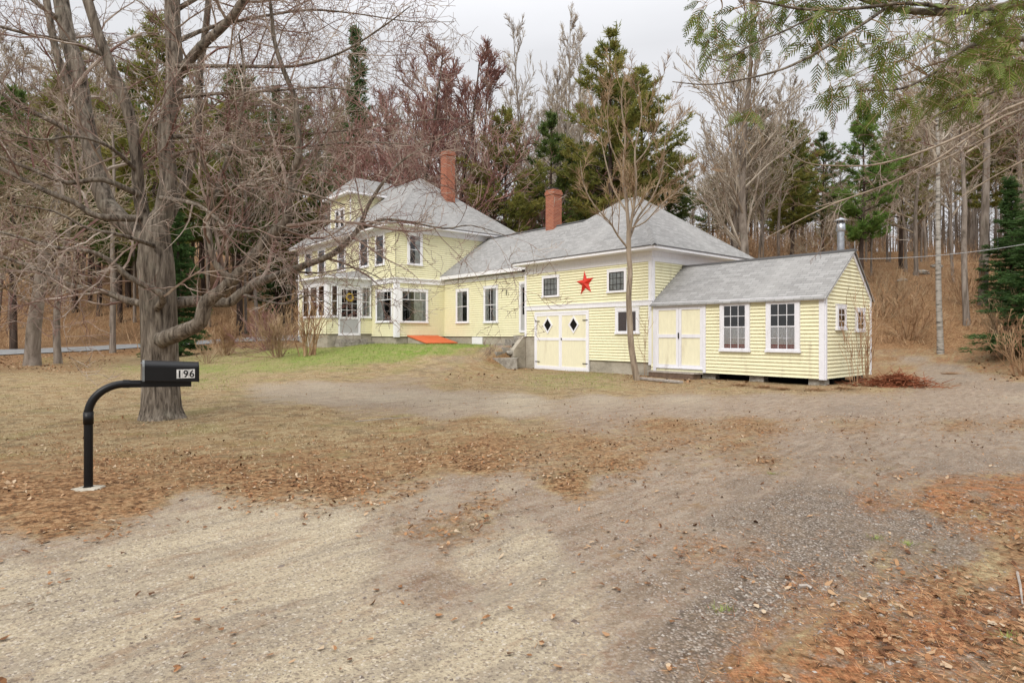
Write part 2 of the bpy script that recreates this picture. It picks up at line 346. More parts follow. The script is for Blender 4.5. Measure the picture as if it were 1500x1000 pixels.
    gc=m.mix(m.step(gr.outputs['Distance'],.35,.75),gc,(.10,.08,.06)); gc=m.mix(m.math('MULTIPLY',m.step(m.mix(.5,fine,warp2),.45,.6),.5),gc,(.25,.18,.12))
    dc=m.ramp(m.mix(.5,strk2,fine),[(.36,(.13,.095,.065)),(.5,(.235,.18,.13)),(.64,(.36,.29,.215))])
    dc=m.mix(m.math('MULTIPLY',m.step(med,.5,.62),.5),dc,(.19,.11,.07)); dc=m.mix(m.math('MULTIPLY',m.step(streak,.5,.6),.5),dc,(.31,.26,.20))
    dc=m.mix(m.math('MULTIPLY',m.step(ps.outputs[0],.8,.88),.5),dc,(.36,.32,.28))
    dc=m.mix(m.math('MULTIPLY',m.step(m.math('ADD',m.math('MULTIPLY',warp2,.6),m.math('MULTIPLY',streak,.4)),.52,.62),.75),dc,lc)
    sn=m.mix(m.math('MULTIPLY',m.step(m.math('ADD',m.math('MULTIPLY',warp2,.6),m.math('MULTIPLY',streak,.4)),.55,.66),.5),sn,dc)
    nn=m.noise(1,4,.7,vec=m.map((90,18,30),rot=(0,0,.7))); n2=m.noise(1,4,.7,vec=m.map((20,85,30),rot=(0,0,.2)))
    nc=m.ramp(m.mix(.5,nn,n2),[(.36,(.10,.042,.022)),(.48,(.28,.12,.052)),(.6,(.42,.20,.095)),(.7,(.50,.31,.18))])
    nc=m.mix(m.step(med,.42,.58),nc,lc); nc=m.mix(m.math('MULTIPLY',m.step(warp2,.5,.6),.7),nc,gc)
    col=gy
    col=m.mix(cov(Bq['Blue'],.26,.55,.9),col,gg)
    sgd=m.math('ADD',A['Blue'],m.math('ADD',A['Red'],A['Green']))
    col=m.mix(cov(sgd,.36,.56,.75),col,dc)
    col=m.mix(cov(A['Red'],.3,.55,.9),col,sn)
    col=m.mix(cov(A['Green'],.3,.52,.9),col,gc)
    col=m.mix(cov(Bq['Red'],.34,.6,1.1,med),col,lc)
    col=m.mix(cov(Bq['Green'],.3,.55,1.1,med),col,nc)
    hgt=m.math('ADD',m.math('MULTIPLY',fine,.5),m.math('ADD',m.math('MULTIPLY',gr.outputs['Distance'],-.3),m.math('MULTIPLY',med,.9)))
    m.bump(hgt,.9,.03); return m.done(col,.97,.12)
gob.data.materials.append(mk_ground())
# road on the left and the gravel track behind the shed
def ribbon(name,pts,w,mat,dz=.03):
    mb=MB(); P2=[]
    for i in range(len(pts)-1):
        for k in range(12):
            t=k/12; P2.append((pts[i][0]*(1-t)+pts[i+1][0]*t,pts[i][1]*(1-t)+pts[i+1][1]*t))
    P2.append(pts[-1]); rows=[]
    for i,p in enumerate(P2):
        q=P2[min(i+1,len(P2)-1)]; o=P2[max(i-1,0)]; dx,dy=q[0]-o[0],q[1]-o[1]; L=math.hypot(dx,dy); nx_,ny_=-dy/L,dx/L
        rows.append([mb.add([(p[0]+nx_*w*s,p[1]+ny_*w*s,H(p[0]+nx_*w*s,p[1]+ny_*w*s)+dz)]) for s in(-.5,-.17,.17,.5)])
    for a,b in zip(rows,rows[1:]):
        for k in range(3): mb.f.append((a[k],b[k],b[k+1],a[k+1])); mb.m.append(0)
    o=mb.build(name,mat,None,True,kind='structure'); return o
def mk_road():
    m=N('worn_asphalt'); a=m.noise(3,5,.7); b=m.noise(40,3,.7); v=m.ramp(m.mix(.4,a,b),[(.35,(.17,.17,.17)),(.6,(.26,.26,.26))]); m.bump(b,.3,.01); return m.done(v,.9,.2)
ribbon('road',[(-64,40),(-37.5,46),(-30.5,50),(-22.8,54.5),(-16,60),(-11,68)],3.4,mk_road(),.06)

# ------------------------------------------------------------------ building helpers
class Wall:
    def __init__(s,p0,p1):
        s.p0=p0; L=math.hypot(p1[0]-p0[0],p1[1]-p0[1]); s.L=L; s.d=((p1[0]-p0[0])/L,(p1[1]-p0[1])/L); s.n=(s.d[1],-s.d[0])
    def pt(s,a,z,o=0): return (s.p0[0]+s.d[0]*a+s.n[0]*o, s.p0[1]+s.d[1]*a+s.n[1]*o, z)
    def box(s,mb,a0,a1,z0,z1,o0,o1,m=0):
        mb.hexa([s.pt(a,z,o) for z in(z0,z1) for o in(o1,o0) for a in(a0,a1)],m)
def siding(mb,w,poly,exp=.118,lip=.042,m=0):
    z0=min(p[1] for p in poly); z1=max(p[1] for p in poly)
    def rng(z):
        z=min(max(z,z0+1e-4),z1-1e-4); r=[]
        for i in range(len(poly)):
            (a,b),(c,d)=poly[i],poly[(i+1)%len(poly)]
            if (b-z)*(d-z)<=0 and b!=d: r.append(a+(c-a)*(z-b)/(d-b))
        return min(r),max(r)
    n=max(1,int(round((z1-z0)/exp))); e=(z1-z0)/n; rr=random.Random(int(z1*100)+len(poly))
    for i in range(n):
        a,b=z0+i*e,z0+(i+1)*e; s0,s1=rng(a+1e-3); t0,t1=rng(b-1e-3); j=rr.uniform(-.004,.004)
        mb.face([w.pt(s0,a+j,lip),w.pt(s1,a+j*.3,lip),w.pt(t1,b+.012,-.004),w.pt(t0,b+.012,-.004)],m)
        mb.face([w.pt(s0,a+j,-.01),w.pt(s1,a+j*.3,-.01),w.pt(s1,a+j*.3,lip),w.pt(s0,a+j,lip)],m)
def window(par,off,w,a0,a1,z0,z1,grid=(2,2),split=True,trim=M_WHITE,sash=M_WHITE,back=M_DARK,curtain=None,tw=.1,name='window',lowgrid=None,label=None):
    mb=MB(off); t=tw
    w.box(mb,a0,a0+t,z0,z1,.0,.092); w.box(mb,a1-t,a1,z0,z1,.0,.092)
    w.box(mb,a0+t,a1-t,z1-t,z1,.0,.092); w.box(mb,a0-.03,a1+.03,z0-.045,z0+.04,.0,.11); w.box(mb,a0-.02,a1+.02,z1,z1+.03,0,.10)
    w.box(mb,a0+t,a1-t,z0+.04,z1-t,-.02,.046,1)
    o=mb.build(name,[trim,back],par,label=label)
    A0,A1,Z0,Z1=a0+t,a1-t,z0+.04,z1-t; s=MB(off); f=.035; oo=(.030,.048)
    def sash_(zz0,zz1,g,o0,o1):
        s_=f
        w.box(s,A0,A0+s_,zz0,zz1,o0,o1); w.box(s,A1-s_,A1,zz0,zz1,o0,o1)
        w.box(s,A0+s_,A1-s_,zz0,zz0+s_,o0,o1); w.box(s,A0+s_,A1-s_,zz1-s_,zz1,o0,o1)
        for i in range(1,g[0]):
            x=A0+(A1-A0)*i/g[0]; w.box(s,x-.011,x+.011,zz0+s_,zz1-s_,o0+.004,o1-.004)
        for i in range(1,g[1]):
            z=zz0+(zz1-zz0)*i/g[1]; w.box(s,A0+s_,A1-s_,z-.011,z+.011,o0+.005,o1-.005)
    if split:
        zm=(Z0+Z1)/2 if split is True else Z0+(Z1-Z0)*split
        sash_(zm-.018,Z1,grid,.070,.082); sash_(Z0,zm+.016,lowgrid or grid,.066,.078)
    else: sash_(Z0,Z1,grid,.068,.08)
    s.build('sash',sash,o)
    p=MB(off); p.face([w.pt(A0+.002,Z0,.073),w.pt(A1-.002,Z0,.073),w.pt(A1-.002,Z1,.073),w.pt(A0+.002,Z1,.073)]); p.build('pane',M_GLASS,o)
    if curtain:
        c=MB(off)
        if curtain=='sides':
            for q0,q1 in((A0,A0+(A1-A0)*.32),(A1-(A1-A0)*.32,A1)): pleat(c,w,q0,q1,Z0+.02,Z1-.02)
        elif curtain=='left': pleat(c,w,A0,A0+(A1-A0)*.45,Z0+.02,Z1-.02)
        elif curtain=='right': pleat(c,w,A1-(A1-A0)*.5,A1,Z0+.02,Z1-.02)
        elif curtain=='full': pleat(c,w,A0,A1,Z0+.02,Z1-.02)
        elif curtain=='cafe':
            zm=Z0+(Z1-Z0)*.5; pleat(c,w,A0,A1,Z0+.2,zm); 
            d=MB(off); 
            for q in(.05,.12): pleat(d,w,A0,A1,Z0+q,Z0+q+.045)
            pleat(c,w,A0,A1,Z0+.02,Z0+.05); pleat(c,w,A0,A1,Z0+.095,Z0+.12); pleat(c,w,A0,A1,Z0+.165,Z0+.2)
            d.build('curtain_hem',M_CRED,o)
        c.build('curtain',M_LACE if curtain=='cafe' else M_CURT,o)
    return o
def pleat(mb,w,a0,a1,z0,z1):
    n=max(4,int((a1-a0)/.05)); pr=None
    for i in range(n+1):
        a=a0+(a1-a0)*i/n; o=.050+(.010 if i%2 else 0)
        if pr: mb.face([w.pt(pr[0],z0,pr[1]),w.pt(a,z0,o),w.pt(a,z1,o),w.pt(pr[0],z1,pr[1])])
        pr=(a,o)
def uvface(mb,pts,m=0):
    "roof face with uv in metres, first edge = eave"
    a,b=Vector(pts[0]),Vector(pts[1]); e=(b-a).normalized(); n=None
    for q in pts[2:]:
        n=e.cross(Vector(q)-a)
        if n.length>1e-6: break
    n=n.normalized(); s=n.cross(e)
    mb.face(pts,m,[((Vector(p)-a).dot(e)+31,(Vector(p)-a).dot(s)+17) for p in pts])
def hip(par,off,x0,x1,y0,y1,ze,zr,ridge,th=.10,oh=.0,soff=.5,name='roof'):
    "x0..y1 outer eave rectangle; ridge = ((x,y),(x,y)) along x"
    (rx0,ry0),(rx1,ry1)=ridge
    a,b,c,d=(x0,y0,ze),(x1,y0,ze),(x1,y1,ze),(x0,y1,ze); r0,r1=(rx0,ry0,zr),(rx1,ry1,zr)
    mb=MB(off); uvface(mb,[a,b,r1,r0]); uvface(mb,[b,c,r1]); uvface(mb,[c,d,r0,r1]); uvface(mb,[d,a,r0])
    # drip edge band of shingle
    t=.045
    for p,q in((a,b),(b,c),(c,d),(d,a)): mb.face([(p[0],p[1],ze-t),(q[0],q[1],ze-t),q,p],0,[(0,0),(1,0),(1,.002),(0,.002)])
    # ridge and hip caps
    r=mb.build(name,[M_ROOF],par)
    cap=MB(off)
    for p,q in((a,r0),(b,r1),(c,r1),(d,r0),(r0,r1)):
        p,q=Vector(p),Vector(q)
        if (q-p).length<.1: continue
        dd=(q-p).normalized(); sd=dd.cross(Vector((0,0,1))).normalized()*.13; up=Vector((0,0,.035)); dn=Vector((0,0,-.075))
        L=(q-p).length
        cap.face([p-sd+dn,p+up,q+up,q-sd+dn],0,[(0,0),(.14,0),(.14,L),(0,L)]); cap.face([p+up,p+sd+dn,q+sd+dn,q+up],0,[(0,0),(.14,0),(.14,L),(0,L)])
    cap.build('roof_cap',[M_ROOF],r)
    f=MB(off); e=.02; z=ze-t
    o=[(x0+e,y0+e),(x1-e,y0+e),(x1-e,y1-e),(x0+e,y1-e)]; i_=[(x0+soff,y0+soff),(x1-soff,y0+soff),(x1-soff,y1-soff),(x0+soff,y1-soff)]
    for k in range(4):
        j=(k+1)%4
        f.face([(*o[k],z-th),(*o[j],z-th),(*o[j],z),(*o[k],z)]); f.face([(*o[k],z-th),(*i_[k],z-th-.02),(*i_[j],z-th-.02),(*o[j],z-th)])
        f.face([(*i_[k],z-th-.3),(*i_[j],z-th-.3),(*i_[j],z-th-.02),(*i_[k],z-th-.02)])
    f.build('eaves',[M_WHITE],par); return r
def chimney(par,off,x,y,w,d,z0,z1,black=False):
    mb=MB(off)
    def ring(x0,x1,y0,y1,za,zb):
        for p,q in(((x0,y0),(x1,y0)),((x1,y0),(x1,y1)),((x1,y1),(x0,y1)),((x0,y1),(x0,y0))):
            L=math.hypot(q[0]-p[0],q[1]-p[1]); mb.face([(*p,za),(*q,za),(*q,zb),(*p,zb)],0,[(0,za),(L,za),(L,zb),(0,zb)])
        mb.face([(x0,y0,zb),(x1,y0,zb),(x1,y1,zb),(x0,y1,zb)],0,[(0,0),(w,0),(w,d),(0,d)]); mb.face([(x0,y0,za),(x0,y1,za),(x1,y1,za),(x1,y0,za)],0,[(0,0),(w,0),(w,d),(0,d)])
    h=z1-z0; a,b=w/2,d/2
    ring(x-a,x+a,y-b,y+b,z0,z1-.28); ring(x-a-.04,x+a+.04,y-b-.04,y+b+.04,z1-.28,z1-.12); ring(x-a-.0,x+a+.0,y-b-.0,y+b+.0,z1-.12,z1)
    o=mb.build('chimney',[M_BRICK],par)
    m2=MB(off); m2.box(x-a+.12,x+a-.12,y-b+.12,y+b-.12,z1-.05,z1+(.12 if black else .06)); m2.build('flue',M_IRON if black else M_CONC,o)
    m3=MB(off); m3.box(x-a-.07,x+a+.07,y-b-.07,y+b+.07,z0,z0+.62*0+.05); return o
def building(name,label,cat,x,y,z=0):
    wx,wy=fw(x,y); e=thing(name,label,cat,(wx,wy,z),ROT); return e,(x,y,z)
def at(x,y,z=None):
    wx,wy=fw(x,y); return (wx,wy,H(wx,wy) if z is None else z)

# ------------------------------------------------------------------ BARN
bl=fx(770,0); br=0.0; bdp=6.6
barn,ob=building('barn','pale yellow square barn with hip roof, red star and double doors with diamond windows','barn',bl,0,0)
zb=zz(447,0,0)  # belt
zt=4.62
wF=Wall((bl,0),(0,0)); wR=Wall((0,0),(0,bdp)); wB=Wall((0,bdp),(bl,bdp)); wL=Wall((bl,bdp),(bl,0)); LB=-bl
gx0=fx(784.5,0)-bl; gx1=fx(863.8,0)-bl; gz0=-.02; gz1=zz(455.5,fx(825,0),0)
zfb=zz(530.5,fx(950,0),0); zfl=zz(492.5,fx(776,0),0)
mb=MB(ob)
siding(mb,wF,[(0,zb+.1),(LB,zb+.1),(LB,zt),(0,zt)])
siding(mb,wF,[(0,zfl),(gx0,zfl),(gx0,zb),(0,zb)]); siding(mb,wF,[(gx1,zfb),(LB,zfb),(LB,zb),(gx1,zb)])
siding(mb,wR,[(0,zfb),(bdp,zfb),(bdp,zt),(0,zt)]); siding(mb,wB,[(0,zfb),(LB,zfb),(LB,zt),(0,zt)]); siding(mb,wL,[(0,zfl),(bdp,zfl),(bdp,zt),(0,zt)])
mb.face([(bl,0,zfl),(0,0,zfl),(0,0,zt),(bl,0,zt)]); mb.face([(bl+gx0,0,gz0),(bl+gx1,0,gz0),(bl+gx1,0,zfl),(bl+gx0,0,zfl)]); mb.face([(bl+gx1,0,zfb),(0,0,zfb),(0,0,zfl),(bl+gx1,0,zfl)]); mb.build('siding',M_SIDE,barn)
f=MB(ob); f.box(bl+.03,0-.03,.03,bdp-.03,-.6,zfb); f.box(bl+.005,bl+gx0,.01,1.0,-.6,zfl-.002); f.build('foundation',M_CONC,barn)
t=MB(ob)
wF.box(t,-.03,LB+.03,zb,zb+.17,.0,.06); wF.box(t,-.05,LB+.05,zb+.17,zb+.205,0,.08)
wF.box(t,-.022,.11,zfl,zb,0,.054); wF.box(t,-.022,.11,zb+.205,zt,0,.054)
wF.box(t,LB-.13,LB+.022,zfb-.1,zb,0,.054); wF.box(t,LB-.13,LB+.022,zb+.205,zt,0,.054)
wR.box(t,-.0,.13,zfb,zt,0,.052); wR.box(t,bdp-.1,bdp,zfb,zt,0,.052)
wF.box(t,0,LB,zt-.16,zt+.02,0,.052); wR.box(t,.13,bdp-.1,zt-.16,zt+.02,0,.05); t.build('corner_board',M_WHITE,barn)
for k in(0,1):
    g=(gx1-gx0); a0=gx0+.07+k*(g-.14)/2; a1=a0+(g-.14)/2-.006; mid=(a0+a1)/2; zc=zz(475.8,fx(823,0),0); zm=zz(496.5,fx(825,0),0)
    d=MB(ob); wF.box(d,a0+.0,a1,gz0+.06,gz1-.09,.02,.05); 
    dd=d.build('barn_door',M_PANEL,barn)
    fr=MB(ob); q=.09
    wF.box(fr,a0,a0+q,gz0+.07,gz1-.1,.05,.068); wF.box(fr,a1-q,a1,gz0+.07,gz1-.1,.05,.068); wF.box(fr,a0+q,a1-q,gz0+.07,gz0+.2,.05,.068); wF.box(fr,a0+q,a1-q,gz1-.2,gz1-.1,.05,.068); wF.box(fr,a0+q,a1-q,zm-.06,zm+.06,.05,.068); fr.build('door_rail',M_WHITE,dd)
    for h_ in (): pass
    dm=MB(ob); R=.40
    # diamond frame from 4 mitred bars
    for i in range(4):
        an=[math.pi/2*i,math.pi/2*(i+1)]
        def pt(r,a,o): return wF.pt(mid+math.cos(a)*r*.80,zc+math.sin(a)*r,o)
        dm.hexa([pt(R-.11,an[0],.05),pt(R-.11,an[1],.05),pt(R,an[0],.05),pt(R,an[1],.05),pt(R-.11,an[0],.078),pt(R-.11,an[1],.078),pt(R,an[0],.078),pt(R,an[1],.078)])
    w_=dm.build('diamond_window',M_WHITE,dd)
    dp=MB(ob); dp.face([wF.pt(mid+math.cos(a)*(R-.1)*.8,zc+math.sin(a)*(R-.1),.055) for a in(0,math.pi/2,math.pi,math.pi*1.5)]); dp.build('pane',M_DARK,w_)
for e_,(aa,zz_) in enumerate(((gx0+.05,gz0+.35),(gx0+.05,gz1-.45),(gx1-.05,gz0+.35),(gx1-.05,gz1-.45))):
    hg=MB(ob); sg=1 if e_<2 else -1; wF.box(hg,min(aa,aa+.3*sg),max(aa,aa+.3*sg),zz_,zz_+.035,.075,.083); hg.build('hinge',M_IRON,barn)
h=MB(ob); wF.box(h,(gx0+gx1)/2+.06,(gx0+gx1)/2+.10,zm-.04,zm+.05,.068,.1); h.build('door_latch',M_IRON,barn)
t=MB(ob); wF.box(t,gx0,gx0+.07,gz0,gz1,0,.075); wF.box(t,gx1-.07,gx1,gz0,gz1,0,.075); wF.box(t,gx0+.07,gx1-.07,gz1-.09,gz1,0,.075); wF.box(t,gx0+.07,gx1-.07,gz0,gz0+.06,0,.075); t.build('door_frame',M_WHITE,barn)
def wpx(w,p0,p1,y0,y1,b): # front wall window limits by pixel
    x0,x1=fx(p0,b),fx(p1,b); xm=(x0+x1)/2; return x0-w.p0[0],x1-w.p0[0],zz(y1,xm,b),zz(y0,xm,b)
for q in((795.7,820.6,404,434),(891,919,394.5,427)):
    window(barn,ob,wF,*wpx(wF,*q,0),grid=(4,3),split=False,sash=M_IRON,back=M_CURT,tw=.11,label=None)
window(barn,ob,wF,*wpx(wF,903,937.6,451,487.5,0),grid=(2,1),split=False,curtain=None,tw=.12,back=M_WOODBR)
ov=.5; zr=7.98
xm=(bl)/2; ym=bdp/2
roof=hip(barn,ob,bl-ov,ov,-ov,bdp+ov,5.03,zr,((xm-.45,ym),(xm+.45,ym)))
l=MB(ob); l.box(bl-.15,bl-.02,-.12,-.02,zt-.02,zt+.1); l.build('flood_light',M_BLK2,barn)
# star
sx=fx(858,0); szz=zz(415,sx,0); wx,wy=fw(sx,-.03)
st=thing('star','large red five-pointed metal star hung on the barn wall between two small windows','star',(wx,wy,szz),ROT)
mb=MB(); R=.53; c=(0,-.13,0); tips=[]
for i in range(10):
    a=math.pi/2+i*math.pi/5+.1; r=R if i%2==0 else R*.385; tips.append((math.cos(a)*r,-.005,math.sin(a)*r*1.04))
for i in range(10): mb.face([tips[i],tips[(i+1)%10],c]); 
mb.face(tips[::-1]); o=mb.build('star_body',M_RED,st)
# ------------------------------------------------------------------ WING (ell)
eb=.8; xe=fx(651,eb); exr=bl+.9; edp=6.2
ell,oe=building('house_wing','low yellow wing with two tall windows joining the big house to the barn','house wing',xe,eb,0)
w=Wall((xe,eb),(exr,eb)); L=w.L; zs=zz(492.5,fx(700,eb),eb); zte=4.72
mb=MB(oe); siding(mb,w,[(0,zs),(L,zs),(L,zte),(0,zte)]); wb=Wall((exr,eb+edp),(xe,eb+edp)); siding(mb,wb,[(0,zs),(L,zs),(L,zte),(0,zte)])
we=Wall((exr,eb),(exr,eb+edp)); siding(mb,we,[(0,zs),(edp,zs),(edp,zte),(edp/2,zte+2.3),(0,zte)])
mb.face([(xe,eb,zs),(exr,eb,zs),(exr,eb,zte),(xe,eb,zte)]); mb.build('siding',M_SIDE,ell)
mb=MB(oe); mb.box(xe,exr,eb+.03,eb+edp-.03,-.3,zs); mb.build('foundation',M_CONC,ell)
mb=MB(oe); w.box(mb,0,L,zte-.2,zte,0,.052); mb.build('frieze_board',M_WHITE,ell)
for q,cu in(((669.4,688,423.6,472.5),'left'),((710,730.6,419,472),'sides')):
    window(ell,oe,w,*wpx(w,*q,eb),grid=(2,1),tw=.11,curtain=cu)
# door half hidden by barn
dx0=fx(762,eb)-xe; dz0=zz(484,fx(765,eb),eb); dz1=zz(412.5,fx(765,eb),eb)
mb=MB(oe); w.box(mb,dx0,dx0+.13,dz0-.1,dz1,0,.08); w.box(mb,dx0+1.0,dx0+1.13,dz0-.1,dz1,0,.08); w.box(mb,dx0+.13,dx0+1.0,dz1-.13,dz1,0,.08); w.box(mb,dx0+.13,dx0+1.0,dz0-.1,dz0,0,.09)
dr=mb.build('door_frame',M_WHITE,ell)
mb=MB(oe); w.box(mb,dx0+.13,dx0+1.0,dz0,dz1-.13,0,.06); dd=mb.build('door',M_STORM,ell); mb=MB(oe); w.box(mb,dx0+.25,dx0+.88,dz0+.8,dz1-.3,.06,.066); mb.build('pane',M_DARK,dd)
yr=eb+edp/2; zre=7.5; ze=4.98; xl=xe-.0; rx1=bl+2.2
mb=MB(oe); uvface(mb,[(xl,eb-.35,ze),(rx1,eb-.35,ze),(rx1,yr,zre),(xl,yr,zre)]); uvface(mb,[(rx1,eb+edp+.35,ze),(xl,eb+edp+.35,ze),(xl,yr,zre),(rx1,yr,zre)])
uvface(mb,[(xl-.3,eb-.35,ze-.01),(xl,eb-.35,ze),(xl,eb,ze+.25),(xl-.3,eb,ze+.24)])
er=mb.build('roof',M_ROOF,ell)
mb=MB(oe); mb.box(xl+.0,exr,eb-.34,eb-.31,ze-.2,ze-.01); mb.box(xl,exr,eb-.31,eb,ze-.2,ze-.17); mb.build('eaves',M_WHITE,ell)
mb=MB(oe); mb.box(xl+.2,rx1,yr-.1,yr+.1,zre-.04,zre+.03); mb.build('roof_cap',M_ROOF,er)
cx=fx(811,yr); chimney(er,oe,cx,yr,.62,.62,zre-.7,zz(279,cx,yr),True)
vx0=fx(692,eb); vx1=fx(707,eb)
mb=MB(oe); mb.box(vx0,vx1,eb-.03,eb+.02,zz(505,vx0,eb),zz(493.5,vx0,eb)); mb.build('foundation_vent',M_WHITE,ell)
hx=fx(742.6,eb); mb=MB(oe); zh=zz(424,hx,eb); mb.box(hx-.015,hx+.015,eb-.05,eb-.02,zh-.3,zh); mb.box(hx-.015,hx+.015,eb-.3,eb-.05,zh-.02,zh); mb.box(hx-.015,hx+.015,eb-.3,eb-.27,zh-.12,zh-.02); mb.build('plant_hanger',M_IRON,ell)
# ------------------------------------------------------------------ MAIN HOUSE
mx=xe; my=sy(580,mx); mw=13.9; mdp=8.6; ml=mx-mw
house,om=building('farmhouse','large two-storey yellow farmhouse with grey hip roof, dormer and brick chimney','house',ml,my,0)
wF2=Wall((ml,my),(mx,my)); wR2=Wall((mx,my),(mx,my+mdp)); wB2=Wall((mx,my+mdp),(ml,my+mdp)); wL2=Wall((ml,my+mdp),(ml,my))
zs2=zz(492.4,mx,my); zb2=zz(414,mx,my); zt2=zz(330,mx,my); zeave=zz(323,mx+.5,my-.5)
mb=MB(om)
for w_,q in((wF2,mw),(wR2,mdp),(wB2,mw),(wL2,mdp)):
    siding(mb,w_,[(0,zs2),(q,zs2),(q,zb2),(0,zb2)],.12); siding(mb,w_,[(0,zb2+.2),(q,zb2+.2),(q,zt2),(0,zt2)],.12)
mb.build('siding',M_SIDE,house)
mb=MB(om); mb.box(ml+.03,mx-.03,my+.03,my+mdp-.03,-.3,zs2); mb.build('foundation',M_CONC,house)
t=MB(om)
for w_,q in((wF2,mw),(wR2,mdp)): 
    w_.box(t,-.06,q+.06,zb2,zb2+.24,0,.09); w_.box(t,-.12,q+.12,zb2+.24,zb2+.29,0,.14); w_.box(t,0,q,zt2-.24,zt2,0,.052)
wF2.box(t,mw-.2,mw+.03,zs2-.05,zb2,0,.06); wR2.box(t,-.0,.22,zs2-.05,zb2,0,.058); wF2.box(t,-.02,.14,zs2,zt2-.24,0,.055)
t.build('corner_board',M_WHITE,house)
xh=om
def wf(q,**k): return window(house,om,wF2,*wpx(wF2,*q,my),**k)
for q in((448,458,369,402),(467,478,364,401),(496,507.5,359,397)): wf(q,grid=(1,1),back=M_DARKBLUE,tw=.13)
for q in((528,541.5,347.5,391),(551,565,342,388.5)): wf(q,grid=(1,1),back=M_DARKBLUE,tw=.13)
def spx(p0,p1,y0,y1,x0,b0):
    a,b=sy(p0,x0),sy(p1,x0); m_=(a+b)/2; return a-b0,b-b0,zz(y1,x0,m_),zz(y0,x0,m_)
window(house,om,wR2,*spx(596,618,342,388,mx,my),grid=(1,1),tw=.13,curtain='right')
wf((552,576.3,424,471.5),grid=(4,1),lowgrid=(1,1),split=.72,tw=.12,curtain='left')
window(house,om,wR2,*spx(585,626,423.6,472,mx,my),grid=(4,1),lowgrid=(1,1),split=.72,tw=.12,curtain='right')
zrm=zz(262,mx-4.3,my+4.3)
ovm=.55; roofm=hip(house,om,ml-ovm,mx+ovm,my-ovm,my+mdp+ovm,zeave,zrm,((ml+4.3,my+4.3),(mx-4.3,my+4.3)))
# dormer
dcx=mx-8.6; dh=1.55; dy=my+.75; zde=zz(281,dcx+dh,dy); zdr=zz(261,dcx,dy+1.2)
mb=MB(om); wd=Wall((dcx-dh,dy),(dcx+dh,dy)); siding(mb,wd,[(0,zeave+.5),(2*dh,zeave+.5),(2*dh,zde-.05),(0,zde-.05)],.12)
wdr=Wall((dcx+dh,dy),(dcx+dh,dy+3.6)); siding(mb,wdr,[(0,zeave+.3),(3.6,zde-.2),(3.6,zde-.05),(0,zde-.05)],.12)
wdl=Wall((dcx-dh,dy+3.6),(dcx-dh,dy)); siding(mb,wdl,[(3.6,zeave+.3),(3.6,zde-.05),(0,zde-.05),(0,zde-.2)],.12)
dm=mb.build('dormer',M_SIDE,house)
mb=MB(om); ox=.42
a,b=(dcx-dh-ox,dy-ox,zde),(dcx+dh+ox,dy-ox,zde); c,d=(dcx+dh+ox,dy+4.2,zde),(dcx-dh-ox,dy+4.2,zde); r0=(dcx,dy+1.0,zdr); r1=(dcx,my+4.6,zdr)
zde-=0.0
uvface(mb,[a,b,r0]); uvface(mb,[b,c,r1,r0]); uvface(mb,[d,a,r0,r1]); uvface(mb,[c,d,r1]); mb.build('dormer_roof',M_ROOF,dm)
mb=MB(om)
for p,q in((a,b),(b,c),(d,a)): mb.face([(p[0],p[1],p[2]-.14),(q[0],q[1],q[2]-.14),(q[0],q[1],q[2]-.01),(p[0],p[1],p[2]-.01)])
mb.face([(a[0],a[1],zde-.14),(d[0],d[1],zde-.14),(c[0],c[1],zde-.14),(b[0],b[1],zde-.14)])
wd.box(mb,-.01,.12,zeave+.4,zde-.14,0,.04); wd.box(mb,2*dh-.12,2*dh+.01,zeave+.4,zde-.14,0,.04); mb.build('dormer_eaves',M_WHITE,dm)
for k in(0,1):
    a0=dh-.72+k*.74; window(dm,om,wd,a0,a0+.7,zeave+.85,zeave+2.2,grid=(1,1),tw=.1,back=M_DARKBLUE)
ccx,ccy=mx-2.5,my+5.2; chimney(roofm,om,ccx,ccy,.66,.66,zz(300,ccx,ccy)-.5,zz(223,ccx,ccy))
# porch
xp=fx(545,my); yp=sy(479,xp); pw=3.4; zpe=zz(404,xp,yp); zps=zz(488.5,xp,yp); zsill=zz(464,xp,yp)
wpf=Wall((xp-pw,yp),(xp,yp)); wpr=Wall((xp,yp),(xp,my)); wpl=Wall((xp-pw,my),(xp-pw,yp)); pl=my-yp
mb=MB(om)
siding(mb,wpf,[(0,zps),(pw,zps),(pw,zsill-.06),(0,zsill-.06)],.115); siding(mb,wpl,[(0,zps),(pl,zps),(pl,zsill),(0,zsill)],.115)
dA0=sy(495,xp)-yp; dA1=sy(527.5,xp)-yp
siding(mb,wpr,[(0,zps),(dA0,zps),(dA0,zsill-.06),(0,zsill-.06)],.115); siding(mb,wpr,[(dA1,zps),(pl,zps),(pl,zsill-.06),(dA1,zsill-.06)],.115)
ztop=zpe-.45
for w_,q in((wpf,pw),(wpr,pl),(wpl,pl)): mb.face([w_.pt(0,zps,-.02),w_.pt(q,zps,-.02),w_.pt(q,zpe,-.02),w_.pt(0,zpe,-.02)])
pb=mb.build('porch',M_SIDE,house)
mb=MB(om); mb.box(xp-pw+.04,xp-.04,yp+.04,my,-.2,zps-.01); mb.build('porch_base',M_CONC,pb)
mb=MB(om); 
for w_,q in((wpf,pw),(wpr,pl),(wpl,pl)): w_.box(mb,.0,q,ztop,zpe-.1,-.01,.03)
wpf.box(mb,0,pw+.03,zsill-.06,zsill,0,.07); wpr.box(mb,0,dA0,zsill-.06,zsill,0,.07)
wpf.box(mb,pw-.16,pw,zsill,ztop,-.01,.035); wpr.box(mb,-.02,.14,zsill,ztop,-.01,.036); wpf.box(mb,0,.14,zps,ztop,-.01,.035)
